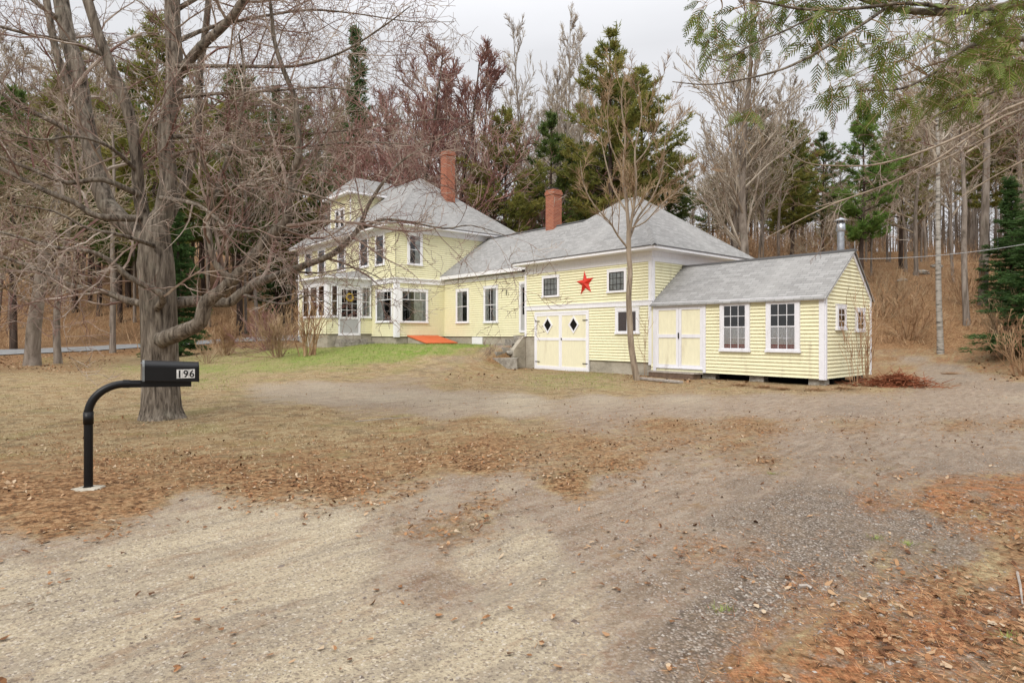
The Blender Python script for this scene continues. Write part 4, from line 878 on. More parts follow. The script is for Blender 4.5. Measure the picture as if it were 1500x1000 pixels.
limb([(240,335,.3),(272,265,.8),(290,190,.9),(292,110,1.),(303,30,1.),(310,-60,1.)],.10,.06,.5)
limb([(256,118,.2),(293,70,0),(333,33,-.1),(357,0,-.2),(385,-50,-.2)],.1,.07,.6)
limb([(205,320,-.1),(143,317,-.6),(110,297,-.8),(67,280,-1.),(0,247,-1.2),(-60,230,-1.3)],.07,.03,.9)
limb([(203,285,-.1),(150,263,-.6),(100,268,-.8),(50,250,-1.1),(0,230,-1.3),(-60,200,-1.5)],.06,.02,.9)
limb([(120,200,.5),(60,170,.2),(20,150,0),(-30,110,-.2)],.06,.03,.8)
limb([(150,80,-.3),(100,60,-.6),(40,50,-.9),(-30,30,-1.2)],.045,.02,.9)
limb([(90,30,.7),(60,10,.4),(10,-30,.2)],.06,.03,.7)
limb([(262,143,.2),(310,138,-.3),(400,133,-.8),(470,128,-1.1),(540,135,-1.5)],.045,.008,1)
limb([(250,97,.2),(300,97,-.3),(353,97,-.6),(433,97,-1.),(500,77,-1.3),(560,40,-1.5),(600,10,-1.7)],.05,.008,1)
limb([(245,232,.1),(283,220,0),(333,217,-.2),(393,220,-.4),(450,215,-.6),(520,208,-.8),(600,212,-1.)],.06,.008,1)
limb([(255,200,.1),(333,200,.3),(433,197,.5),(520,190,.6),(600,178,.7),(700,172,.8)],.045,.006,.8)
limb([(262,60,.2),(310,40,.6),(380,25,.9),(450,15,1.2),(520,20,1.5),(600,32,1.6),(665,32,1.7)],.05,.005,.9)
limb([(250,20,.2),(330,-20,.5),(420,-10,.8),(500,0,1.),(560,-10,1.2)],.05,.01,.9)
limb([(200,250,-.1),(160,215,-.8),(110,200,-1.3),(60,205,-1.7),(0,190,-2.)],.04,.01,1)
limb([(235,290,-.2),(290,300,-.9),(330,330,-1.3),(365,340,-1.5),(400,330,-1.8),(440,340,-2.)],.045,.008,.9)
limb([(225,360,-.3),(180,345,-1.1),(130,335,-1.6),(80,310,-2.),(20,300,-2.4)],.045,.01,1)
T.build('trunk',M_BARK,maple,True); C.build('crown',M_TWIG,maple)
# ---- generic bare tree prototypes (unit: metres, height Ht)
def bare_proto(seed,Ht,kind):
    rng=random.Random(seed); T=MB(); C=MB()
    if kind=='upright': p=dict(max=3,n=[0,7,6],f0=[.3,.15,.15],ang=[38,32,30],lr=[.3,.42,.42],up=[.25,.18,.12],trop=[0,.035,.03,.02],tl=0); nl,ang0,fl=30,38,.36
    elif kind=='vase': p=dict(max=3,n=[0,8,8],f0=[.3,.12,.12],ang=[32,32,32],lr=[.3,.45,.48],up=[.3,.22,.15],trop=[0,.03,.03,.02],tl=0); nl,ang0,fl=34,34,.20
    elif kind=='spread': p=dict(max=3,n=[0,8,7],f0=[.3,.12,.12],ang=[50,45,42],lr=[.3,.48,.5],up=[.15,.12,.08],trop=[0,.03,.02,.01],tl=0); nl,ang0,fl=24,55,.22
    else: p=dict(max=3,n=[0,7,6],f0=[.3,.2,.2],ang=[45,40,40],lr=[.3,.4,.42],up=[.2,.15,.1],trop=[0,.03,.02,.01],tl=0); nl,ang0,fl=26,48,.45
    p.update(minl=.3,rr=.55,rmin=.011,seg=[1.5,.8,.6,.5],wan=[.04,.08,.11,.13],sd=5)
    r0=Ht*.0085+.02; pts=[Vector((0,0,-.4))]; d=Vector((rng.gauss(0,.025),rng.gauss(0,.025),1)).normalized(); ns=14
    for i in range(ns):
        d=(d+Vector((rng.gauss(0,.03),rng.gauss(0,.03),.04))).normalized(); pts.append(pts[-1]+d*((Ht+.4)/ns))
    rads=[r0*(1.25 if i==0 else 1)*(1-.9*(i/ns)**1.1)+.008 for i in range(ns+1)]; T.tube(pts,rads,8)
    for q in range(nl):
        f=fl+(1-fl)*((q+rng.random())/nl)**1.1; f=min(f,.985); i=int(f*ns); t=f*ns-i; pos=pts[i].lerp(pts[i+1],t); r=rads[i]*(1-t)+rads[i+1]*t
        a=rng.uniform(0,6.283); an=math.radians(rng.gauss(ang0,8)); cd=Vector((math.sin(an)*math.cos(a),math.sin(an)*math.sin(a),math.cos(an)))
        L=Ht*(.36 if kind=='spread' else .46 if kind=='vase' else .33)*(1.12-f)*rng.uniform(.7,1.2)/(1-fl*.6)
        grow(T,C,pos,cd,max(L,.8),r*.5,1,rng,p)
    mt={'upright':(M_BARKF,M_TWIGP),'spread':(M_BARKF,M_TWIGF),'vase':(M_BARKF,M_TWIGP),'thin':(M_BARKF,M_TWIGF)}[kind]
    return T,C,mt
def pine_proto(seed,Ht,kind):
    rng=random.Random(seed); T=MB(); C=MB(); ns=12; pts=[]; x=y=0
    for i in range(ns+1):
        pts.append(Vector((x,y,-.4+(Ht+.4)*i/ns))); x+=rng.gauss(0,.05); y+=rng.gauss(0,.05)
    r0=Ht*.012+.03; rads=[r0*(1-.93*i/ns)+.01 for i in range(ns+1)]; T.tube(pts,rads,8)
    f0=.30 if kind=='pine' else .06; z=f0
    while z<.985:
        nb=rng.randint(5,7) if kind=='pine' else rng.randint(6,8)
        h=(z-f0)/(1-f0)
        if kind=='pine': Lb=Ht*.26*(min(1,.55+h*1.8) if h<.3 else (1.04-h)*1.35)*rng.uniform(.8,1.1)
        else: Lb=Ht*.19*(1.03-h)
        for b in range(nb):
            if kind=='pine' and rng.random()<.12: continue
            a=rng.uniform(0,6.283); L=max(.35,Lb*rng.uniform(.6,1.15)); i=min(ns-1,int(z*ns)); base=pts[i].lerp(pts[i+1],z*ns-i)
            el=(.15+.5*h) if kind=='pine' else (-.25+.6*h); d=Vector((math.cos(a)*math.cos(el),math.sin(a)*math.cos(el),math.sin(el)))
            bp=[base]; m_=4
            for k in range(m_):
                d=(d+Vector((rng.gauss(0,.07),rng.gauss(0,.07),(.06 if kind=='pine' else .05)))).normalized(); bp.append(bp[-1]+d*L/m_)
            T.tube(bp,[max(.012,.012+L*.009*(1-k/m_)) for k in range(m_+1)],4)
            nc=int(L*(7.5 if kind=='pine' else 8))+2
            for c in range(nc):
                f=rng.uniform(.30 if kind=='pine' else .12,1.0); k=min(m_-1,int(f*m_)); q=bp[k].lerp(bp[k+1],f*m_-k)
                side=d.cross(Vector((0,0,1))).normalized()*rng.uniform(-1,1)*L*.26*(1.15-f*.8)+Vector((0,0,rng.uniform(-.06,.12)))
                q=q+side+d*rng.uniform(0,.15); ll=(.36 if kind=='pine' else .30)
                for t in range(11 if kind=='pine' else 10):
                    v=Vector((rng.gauss(0,1),rng.gauss(0,1),rng.gauss(.35,.7) if kind=='pine' else rng.gauss(-.25,.5)))+d*.9+side.normalized()*.4; v=v.normalized()*ll*rng.uniform(.5,1.1)
                    w_=v.cross(Vector((rng.gauss(0,1),rng.gauss(0,1),rng.gauss(0,1)))).normalized()*(.04 if kind=='pine' else .045)
                    s_=q+Vector((rng.gauss(0,.09),rng.gauss(0,.09),rng.gauss(0,.06))); C.face([s_-w_,s_+w_,s_+v])
        z+=rng.uniform(.032,.05) if kind=='pine' else .030
    return T,C,(M_BARKD,M_PINE if kind=='pine' else M_SPRUCE)
PRO={}
def mkproto(key,fn,*a,mats=None):
    T,C,mt=fn(*a); mt=mats or mt
    def me_(mb,nm,mat,sm):
        me=bpy.data.meshes.new(nm); me.from_pydata(mb.v,[],mb.f); me.materials.append(mat)
        if sm: me.polygons.foreach_set('use_smooth',[True]*len(mb.f))
        return me
    PRO[key]=(me_(T,'trunk',mt[0],True),me_(C,'crown',mt[1],False),a[1])
for i in range(3): mkproto('up%d'%i,bare_proto,100+i,16.,'upright')
for i in range(3): mkproto('sp%d'%i,bare_proto,200+i,14.,'spread')
for i in range(3): mkproto('th%d'%i,bare_proto,300+i,17.,'thin')
mkproto('red0',bare_proto,402,13.,'vase',mats=(M_BARKD,M_TWIGR)); mkproto('red1',bare_proto,401,13.,'vase',mats=(M_BARKD,M_TWIGR))
mkproto('va0',bare_proto,420,15.,'vase')
mkproto('birch0',bare_proto,501,17.,'thin',mats=(M_BIRCH,M_TWIGP))
M_PINE2=leafm('deep_pine_needles',(.05,.085,.025),(.10,.155,.04),(.20,.22,.06))
for i in range(3): mkproto('pi%d'%i,pine_proto,600+i,16.,'pine',mats=(M_BARKD,M_PINE2 if i==1 else M_PINE))
mkproto('pb0',pine_proto,650,12.,'pine',mats=(M_BARKD,M_PINEB))
for i in range(2): mkproto('sc%d'%i,pine_proto,700+i,14.,'spruce')
TREES=[]
KN={'va':('bare_tree','pale vase-shaped bare tree','tree'),'up':('bare_tree','bare upright grey tree','tree'),'sp':('bare_tree','bare wide-branching brown tree','tree'),'th':('bare_tree','slender bare high-crowned tree','tree'),'re':('budding_maple_tree','red-budding bare maple','tree'),'bi':('birch_tree','slim pale birch','tree'),'pi':('pine_tree','olive-green pine','pine tree'),'pb':('pine_tree','small bright green pine','pine tree'),'sc':('spruce_tree','dark green spruce','spruce tree')}
def tree(key,px,d,ytop=None,ht=None,rz=None,wide=1.0,label=None,tr=1.0):
    tm,cm,H0=PRO[key]; x=(px-750)/F*d; g=H(x,d)
    if ht is None: ht=EYE+(HOR-ytop)/F*d-g
    ht=max(ht,5.5); s=ht/H0; nm,desc,cat=KN[key[:2]]
    e=bpy.data.objects.new(nm,None); COL.objects.link(e); e.location=(x,d,g); e.rotation_euler=(0,0,random.uniform(0,6.28) if rz is None else rz)
    sw=(s**.6)*wide*(1 if ht>8 else .9); e.scale=(sw,sw,s); e['category']=cat
    for mn,m_ in(('trunk',tm),('crown',cm)):
        o=bpy.data.objects.new(mn,m_); COL.objects.link(o); o.parent=e
        if mn=='trunk' and tr!=1: o.scale=(tr,tr,1)
    TREES.append([e,key[:2],px,d,label]); 
    if label: e['label']=label
    return e
sky=lambda x: float(np.interp(x,[-100,430,470,520,560,600,660,700,722,745,770,800,830,870,900,950,985,1020,1060,1110,1170,1230,1290,1350,1600],
                               [40,60,60,80,150,120,120,140,300,290,200,100,90,190,190,190,200,250,170,90,120,210,130,40,0]))
# named individuals
tree('re0' if 0 else 'red0',600,48,88,wide=1.5,label='red-budding bare maple directly behind the farmhouse roof, left of the big chimney'); tree('red1',655,50,100,wide=1.5,label='red-budding bare maple rising behind the big brick chimney')
tree('red0',560,53,130,wide=1.1,label='smaller red-budding maple behind the dormer of the farmhouse')
tree('red1',690,54,112,wide=1.3,label='red-budding maple right of the big chimney, behind the pine gap'); tree('red0',628,54,96,wide=1.4,label='farthest red-budding maple between the dormer and the big chimney')
tree('sc0',523,56,32,wide=.85,label='tall narrow dark spruce behind the left end of the farmhouse roof')
tree('pi0',742,50,150,wide=0.98,label='broad olive-green pine between the two brick chimneys'); tree('pi1',806,52,158,wide=0.91,label='olive-green pine behind the black-topped chimney')
tree('up0',815,56,28,wide=.85,label='tallest slender bare tree standing above the pines behind the wing'); tree('up1',772,57,50,wide=.8,label='slender bare tree just left of the tallest one behind the wing'); tree('up2',848,58,52,wide=.8,label='slender bare tree between the tall pine and the tallest bare tree')
tree('pi2',893,49,42,wide=1.07,label='tallest dark pine, rising behind the barn roof left of its peak'); tree('pi0',938,52,92,wide=1.04,label='second tall pine, right of the tallest pine behind the barn'); tree('pi1',905,55,110,wide=1.17,label='pine behind and between the two tallest pines over the barn')
tree('pi1',978,56,215,wide=1.04,label='lower pine behind the right slope of the barn roof'); tree('pi2',855,56,215,wide=1.04,label='lower pine behind the left slope of the barn roof')
tree('va0',1094,42,28,wide=1.15,tr=1.7,label='large pale bare tree with forked stems behind the shed roof'); tree('up2',1075,43,90,wide=.95,label='bare tree leaning beside the large forked tree behind the shed')
tree('pi0',1160,50,172,wide=.95,label='rounded pine behind the middle of the shed roof'); tree('pi1',1205,53,190,wide=.9,label='pine just left of the stove pipe, beyond the shed'); tree('pb0',1262,44,150,wide=.9,label='bright green pine right of the stove pipe'); tree('pi2',1320,52,170,wide=.9,label='olive pine behind the birch on the slope')
tree('birch0',1378,31,-60,wide=.9,rz=1.0,tr=.85,label='pale birch with spotted trunk at the foot of the leafy slope'); tree('th1',1417,34,-40,wide=.9,tr=1.0,label='grey bare tree just right of the spotted birch'); tree('th2',1440,38,-80,wide=1.1,tr=1.2,label='stout bare tree between the birch and the spruce on the slope')
tree('sc1',1545,27,225,wide=1.5,label='dense green spruce at the right edge beside the leafy bank'); tree('sc0',1480,36,255,wide=1.1,label='smaller green spruce behind the one at the right edge')
tree('sc1',262,40,275,wide=.9,label='dark green spruce seen just behind the big maple trunk'); tree('pi1',350,58,90,wide=1.,label='olive pine left of the farmhouse, behind the maple limbs'); tree('pi2',415,62,180,wide=1.,label='olive pine closest to the left end of the farmhouse')
tree('pi0',225,50,10,wide=1.,label='tall olive pine behind the leaders of the big maple'); tree('pi1',20,48,120,wide=1.,label='olive pine at the left edge beyond the yard'); tree('pi2',110,66,60,wide=1.,label='olive pine behind the twin dark trunks at left')
tree('sp0',47,32,90,wide=1.25,tr=1.9,rz=.4,label='old bare maple at the left edge of the lawn'); tree('sp1',86,34,130,wide=1.1,tr=1.2,label='dark-trunked bare tree right beside the old maple at left'); tree('th0',165,46,60,wide=1.,tr=1.,label='bare tree between the left pair and the big maple, by the road')
tree('sp2',-20,27,60,wide=1.2,tr=1.5,label='bare tree reaching in from beyond the left edge')
tree('sc0',405,66,120,wide=.7,label='narrow spruce left of the farmhouse roof')
rg=random.Random(77)
for (n_,x0,x1,d0,d1,keys) in((40,-60,470,56,92,['up0','up1','up2','th0','th1','th2','sp0','sp1','sp2','th0','th1']),(24,470,740,60,95,['up0','up1','sp0','th0','th1']),(46,740,1080,58,95,['up0','up2','sp1','th2','th1','sp2']),(66,1060,1560,44,92,['up0','up1','up2','sp0','sp1','sp2','th0','th1','th2'])):
    for k in range(n_):
        px=x0+(x1-x0)*(k+rg.random())/n_; d=rg.uniform(d0,d1); yt=sky(px)+rg.uniform(0,1)**1.0*(90 if 470<px<1060 else 150)
        yt=min(yt,330); tree(rg.choice(keys),px,d,yt,wide=rg.uniform(.8,1.05),tr=rg.uniform(.7,1.1))
for k in range(48):
    px=rg.uniform(-40,1540) if k<26 else rg.uniform(150,470) if k<38 else rg.uniform(1090,1340)
    if 560<px<720: continue
    d=rg.uniform(60,88); yt=sky(px)+rg.uniform(50,170) ; tree(rg.choice(['pi0','pi1','pi2']),px,d,min(yt,330),wide=rg.uniform(.8,1.1))
# labels for the woodland trees: ordinal inside a zone
zones=[(-999,100,'at far left of the photo'),(100,260,'behind the big maple trunk'),(260,430,'between big maple and farmhouse'),(430,560,'behind the farmhouse dormer'),(560,700,'behind the tall brick chimney'),(700,840,'behind the wing roof'),(840,960,'behind the barn peak'),(960,1100,'behind the barn-shed junction'),(1100,1240,'left of the stove pipe'),(1240,1370,'between stove pipe and birch'),(1370,1460,'just right of the birch'),(1460,2000,'at the far right edge')]
ORD=['first','second','third','fourth','fifth','sixth','seventh','eighth','ninth','tenth','eleventh','twelfth','thirteenth','fourteenth','fifteenth','sixteenth','seventeenth','eighteenth','nineteenth','twentieth']
for za_,zb_,zn in zones:
    for k in KN:
        for depth in(0,1):
            L_=[t for t in TREES if t[4] is None and t[1]==k and za_<=t[2]<zb_ and (t[3]>74)==bool(depth)]; L_.sort(key=lambda t:t[2])
            for i,t in enumerate(L_):
                t[0]['label']=('' if len(L_)==1 else ORD[i]+'-from-left ')+KN[k][1]+(' in the far rows ' if depth else ' in the nearer rows ')+zn
for t in TREES: t[0]['group']='evergreens on the wooded slope' if t[1] in('pi','sc','pb') else 'bare trees of the wood'
# ---- young tree in front of the barn
g_=G(933,557); yt_=thing('young_tree','young bare tree with curved slim trunk in front of the barn','tree',tuple(g_)); T=MB(tuple(g_)); C=MB(tuple(g_)); TD=g_.y; rng=random.Random(5)
tp=smoothline([TP(936,563),TP(933,556),TP(929,535),TP(924.5,505),TP(922.5,470),TP(921,435),TP(923,400),TP(921,370),TP(921,338)],3); n=len(tp)
T.tube(tp,[.17]+[.125-.045*i/n for i in range(1,n)],12)
PY=dict(max=3,n=[0,7,6],f0=[.2,.15,.1],ang=[40,38,35],lr=[.4,.42,.45],up=[.3,.25,.2],trop=[0,.03,.03,.02],tl=0,minl=.25,rr=.55,rmin=.0055,seg=[.6,.5,.35,.25],wan=[.06,.07,.09,.1],sd=6)
def ylimb(pp,r0,r1):
    pts=smoothline([TP(*q) for q in pp],3); n=len(pts); L=sum((pts[i+1]-pts[i]).length for i in range(n-1)); rads=[r0+(r1-r0)*i/(n-1) for i in range(n)]; T.tube(pts,rads,7)
    for q in range(int(L*1.7)):
        f=rng.uniform(.15,.98); i=int(f*(n-1)); d=pts[i+1]-pts[i]; cd=(rdir(d,math.radians(rng.gauss(35,8)),rng)+Vector((0,0,.25))).normalized(); grow(T,C,pts[i],cd,rng.uniform(.8,2.2)*(1.2-.6*f),rads[i]*.5,1,rng,PY)
ylimb([(921,340,0),(918,300,0),(913,250,.2),(916,200,.3),(910,150,.3),(915,105,.2)],.07,.012); ylimb([(921,345,0),(927,310,-.1),(932,270,-.3),(930,220,-.3),(940,170,-.4),(935,125,-.4)],.06,.012)
ylimb([(922,350,0),(935,318,.3),(955,290,.5),(970,250,.8),(975,200,.9),(985,160,1.)],.045,.01); ylimb([(921,365,0),(905,345,-.2),(893,325,-.4),(870,300,-.6),(855,270,-.7),(850,235,-.8)],.04,.008)
ylimb([(918,310,0),(900,280,.4),(888,240,.6),(880,200,.8),(872,160,.9)],.04,.008); ylimb([(922,335,0),(945,325,-.5),(968,300,-.9),(1000,275,-1.1),(1025,255,-1.3)],.03,.007); ylimb([(930,240,-.3),(950,215,-.5),(965,170,-.6),(962,130,-.7)],.03,.008); ylimb([(914,250,.2),(895,215,-.1),(890,170,-.3),(893,130,-.4)],.03,.008)
T.build('trunk',M_BARKG,yt_,True); C.build('crown',M_TWIGO,yt_)
# ---- shrubs
def shrub(name,px,py,h,w,n,mat,label,cat='shrub',seed=1,r0=.02,group=None,split=3,tilt=1.0,pos=None,rmin=.006):
    g=G(px,py) if pos is None else pos; rng=random.Random(seed); mb=MB()
    p=dict(max=split,n=[0,5,4],f0=[.2,.25,.2],ang=[30,28,28],lr=[.3,.5,.5],up=[.2,.15,.1],trop=[.02,.02,.02,.02],tl=9,minl=.15,rr=.6,rmin=rmin,seg=[.4,.3,.25,.2],wan=[.06,.08,.1,.12],sd=5)
    for i in range(n):
        a=rng.uniform(0,6.283); an=abs(rng.gauss(0,.42))*tilt*w/h; d=Vector((math.sin(an)*math.cos(a),math.sin(an)*math.sin(a),math.cos(an))); b=Vector((math.cos(a)*.12*w*rng.random(),math.sin(a)*.12*w*rng.random(),-.05))
        grow(mb,mb,b,d,h*rng.uniform(.6,1.05),r0*rng.uniform(.6,1.2),1,rng,p)
    o=mb.build(name,mat,None,loc=tuple(g)); tag(o,label,cat,group); return o
def below(px,d): x=(px-750)/F*d; return Vector((x,d,H(x,d)))
shrub('shrub',405,508,2.4,3.2,34,M_TWIGO,'tan many-stemmed bush with upright stems, nearest left of the porch',seed=2,pos=below(408,31))
shrub('shrub',330,505,1.9,2.6,34,M_TWIGB,'rounded reddish bush beside the road left of the tan bush',seed=3,pos=below(331,36),rmin=.008)
shrub('shrub',303,515,1.2,1.5,12,M_TWIGO,'small sparse tan bush between the big maple and the rounded reddish bush',seed=4,pos=below(303,31))
shrub('vine_shrub',447,508,3.1,3.4,16,M_TWIGB,'tall tangled russet shrub with twisted stems in front of the porch windows',seed=5,r0=.045,pos=below(449,30.6),rmin=.007)
shrub('shrub',385,495,2.6,3.8,40,M_TWIGR,'wide hazy red twiggy thicket behind the tan bush',seed=6,pos=below(392,36.5),rmin=.008)
shrub('sapling_clump',1262,560,3.1,1.5,11,M_TWIGB,'clump of thin upright saplings at the right rear corner of the shed',seed=7,split=2,pos=below(1268,19.6),r0=.015)
shrub('sapling_clump',1225,560,2.9,1.0,5,M_TWIGB,'few thin stems leaning against the shed gable wall',seed=8,split=2,pos=below(1252,19.0),r0=.010)
shrub('sapling',952,553,2.8,.5,2,M_TWIGB,'two thin vine stems climbing the barn corner behind the young tree',seed=9,split=2,pos=below(946,22.9),r0=.010)
g_=G(548,503); mb=MB(); mb.tube([(0,0,-.1),(0,0,.15),(.04,0,.6),(.0,.02,1.0),(.03,0,1.38)],[.17,.14,.11,.12,.09],9,cap=True,rn=lambda i,j:1+.15*math.sin(j*2.3+i)); mb.tube([(0.05,0,.0),(-.12,0,.5),(-.2,0,.9)],[.05,.04,.03],6)
s_=mb.build('dead_stump',M_WOOD,None,True,loc=tuple(g_)); tag(s_,'tall brown dead stump beside the porch steps','stump')
for i,(px,d,h,w,n_,m_,lab) in enumerate(((1465,29,2.6,4.,30,M_TWIGO,'broad tan bush on the bank below the right-edge spruce'),(1500,24,2.4,3.5,30,M_TWIGB,'russet bush at the right edge of the leafy bank'),(1330,34,2.6,3.5,26,M_TWIGB,'russet bush on the slope left of the birch'),(1300,38,3.2,4.5,26,M_TWIGO,'tan thicket behind the shed gable'),(1415,38,2.8,4,24,M_TWIGB,'russet bush on the slope right of the birch'),(1180,36,3.5,4,22,M_TWIGF,'dark bare bush rising behind the shed ridge'),(1130,34,4,4,20,M_TWIGP,'pale bare bush behind the left part of the shed ridge'))):
    shrub('shrub',0,0,h,w,n_,m_,lab,seed=20+i,pos=below(px,d),group='bushes on the slope',r0=.025,rmin=.008)
# undergrowth of the wood: stuff
rng=random.Random(9); mb=MB()
for i in range(3600):
    px=rng.uniform(-80,1580); d=rng.uniform(40,80) if px<470 else rng.uniform(50,80) if px<1050 else rng.uniform(33,75)
    x=(px-750)/F*d
    if -45<x<-8 and abs(d-(54+(x+22.8)*.62))<4: continue
    if px<470 and (d<46 or rng.random()<.6): continue
    z=H(x,d); h=rng.uniform(.7,3.2)
    if px>1215 and d<62: h*=.33
    for k in range(3):
        p0=Vector((x+rng.gauss(0,.3),d+rng.gauss(0,.3),z-.1)); v=Vector((rng.gauss(0,.35),rng.gauss(0,.35),1)).normalized()
        p1=p0+v*h*.5; v2=(v+Vector((rng.gauss(0,.35),rng.gauss(0,.35),.1))).normalized(); p2=p1+v2*h*.5; mb.tube([p0,p1,p2],[.022,.016,.008],3)
        for q in range(3):
            s0=p0.lerp(p2,rng.uniform(.3,.9)); v3=(v+Vector((rng.gauss(0,.8),rng.gauss(0,.8),rng.gauss(0,.3)))).normalized(); mb.tube([s0,s0+v3*h*.3],[.011,.006],3)
mb.build('undergrowth',M_TWIGB,None,kind='stuff')
# dense far woodland
mb=MB()
for i in range(1500):
    d=rng.uniform(84,125); px=rng.uniform(-150,1650); x=(px-750)/F*d; z=H(x,d); top=EYE+(HOR-max(sky(px)+120,235)-rng.uniform(0,130))/F*d; h=max(5,min(20,top-z))
    p0=Vector((x,d,z-.3)); p1=p0+Vector((rng.gauss(0,.3),rng.gauss(0,.3),h)); mb.tube([p0,p1],[.12,.02],4)
    for k in range(16):
        f=rng.uniform(.25,.98); s0=p0.lerp(p1,f); v=Vector((rng.gauss(0,.7),rng.gauss(0,.7),rng.uniform(.4,1.2))).normalized(); L=h*.22*(1.2-f); s1=s0+v*L; mb.tube([s0,s1],[.035,.012],3)
        for q in range(3):
            s2=s0.lerp(s1,rng.uniform(.3,.9)); mb.tube([s2,s2+(v+Vector((rng.gauss(0,.6),rng.gauss(0,.6),.2))).normalized()*L*.5],[.018,.009],3)
mb.build('distant_woodland',twig('dim_twigs',(.10,.075,.055),(.16,.125,.095),(.22,.18,.14)),None,kind='stuff')
# rocks on slope
for i,(px,py,r) in enumerate(((1350,402,.4),(1372,392,.32),(1322,412,.28))):
    g_=G(px,py); o=MB(); rock(o,(0,0,r*.3),(r*1.6,r,r*.6),50+i); s_=o.build('boulder',M_STONE,None,loc=tuple(g_)); tag(s_,['pale boulder in the middle of the slope behind the shed','pale boulder highest on the slope behind the shed','smaller boulder nearest the shed on the slope'][i],'boulder','boulders on the slope')
# ---- brush pile beside shed
g_=G(1312,566); mb=MB(); rng=random.Random(4)
for i in range(900):
    a=rng.uniform(0,6.283); r=abs(rng.gauss(0,.55)); x=math.cos(a)*r*1.25; y=math.sin(a)*r*.6; z=max(0,.36*math.exp(-r*r*.9)*rng.random()); v=Vector((rng.gauss(0,1),rng.gauss(0,.6),rng.gauss(0,.22))).normalized()*rng.uniform(.12,.4)
    mb.tube([(x,y,z),Vector((x,y,z))+v],[.012,.006],3)
s_=mb.build('brush_pile',flat('rusty_brush',(.23,.08,.04),.9,.1),None,loc=tuple(g_)); tag(s_,'low rust-brown pile of dead brush beside the shed corner','brush pile')
for i,(px,py,w_,lab) in enumerate(((1085,565,.3,'first dry grass clump from the left under the shed front'),(1122,568,.35,'second dry grass clump from the left under the shed front'),(1148,571,.22,'third dry grass clump from the left under the shed front'),(1196,572,.4,'fourth dry grass clump from the left, before the shed corner'),(1236,570,.35,'dry grass clump under the shed gable wall'),(1392,548,.4,'dry grass clump at the edge of the gravel track'))):
    g_=G(px,py); mb=MB(); rng=random.Random(90+i)
    for k in range(420):
        a=rng.uniform(0,6.28); r=abs(rng.gauss(0,w_*.5)); p0=Vector((math.cos(a)*r*1.5,math.sin(a)*r,0)); v=Vector((math.cos(a)*.8+rng.gauss(0,.5),math.sin(a)*.8+rng.gauss(0,.5),.6))*rng.uniform(.06,.2); q_=Vector((-math.sin(a),math.cos(a),0))*.006; mb.face([p0-q_,p0+q_,p0+v])
    s_=mb.build('grass_clump',M_TWIGB,None,loc=tuple(g_)); tag(s_,lab,'grass clump','dry grass clumps')
# ---- overhanging trees, right edge
def over(name,label,px,d,cat,twigm,barkm):
    x=(px-750)/F*d; g=H(x,d); e=thing(name,label,cat,(x,d,g)); return e,MB((x,d,g)),MB((x,d,g)),MB((x,d,g)),Vector((x,d,g))
hem,T,C,Lf,b0=over('cedar_tree','cedar at the right edge whose green sprays hang across the top of the view',1830,5.0,'tree',M_TWIG,M_BARK)
T.tube([b0+Vector((0,0,-.3)),b0+Vector((0,0,3)),b0+Vector((.1,.1,8))],[.28,.22,.12],14)
rng=random.Random(31)
def frond(p,d,L,rngx):
    d=d.normalized(); up=Vector((rngx.gauss(0,.5),rngx.gauss(0,.5),1)); s=d.cross(up).normalized(); n=max(6,int(L/.022)); q=p.copy(); dd=d.copy(); pts=[q.copy()]
    for i in range(n):
        dd=(dd+Vector((0,0,-.035))+Vector((rngx.gauss(0,.03),rngx.gauss(0,.03),0))).normalized(); q=q+dd*(L/n); pts.append(q.copy()); ll=.070*(1.05-(i/n))**.8*rngx.uniform(.7,1.15)+.008
        for sg in(-1,1):
            v=(dd*.9+s*sg+Vector((0,0,-.25))).normalized()*ll; w_=dd*.0085; Lf.face([q-w_*.6,q+w_*.6,q+w_+v*.55,q+v,q-w_*.7+v*.5])
    C.tube([pts[0],pts[n//2],pts[-1]],[.0028,.002,.0012],3)
def near(p): return min(nodes,key=lambda t:(t-p).length)
def twigto(q,p,r):
    m_=(q+p)/2+Vector((rng.gauss(0,.03),rng.gauss(0,.03),.10*(p-q).length)); pts=smoothline([q,m_,p],3); C.tube(pts,[r*(1-.7*i/(len(pts)-1)) for i in range(len(pts))],4); nodes.extend(pts[1:])
def sprays(px,py,d,n,spread=25,L=.24):
    c=P(px,py-6,d); q=near(c)
    if (q-c).length>.05: twigto(q,c,.006)
    for i in range(n):
        p=P(px+rng.gauss(0,spread),py+rng.gauss(0,spread*.5),d+rng.gauss(0,.22)); q=near(p); 
        if (q-p).length>.03: twigto(q,p,.0022)
        out=(p-q); dr=Vector((rng.gauss(-.3,.6),rng.gauss(0,.5),-.45+rng.gauss(0,.35)))+out.normalized()*.5
        frond(p,dr,L*rng.uniform(.5,1.15),rng)
nodes=[]
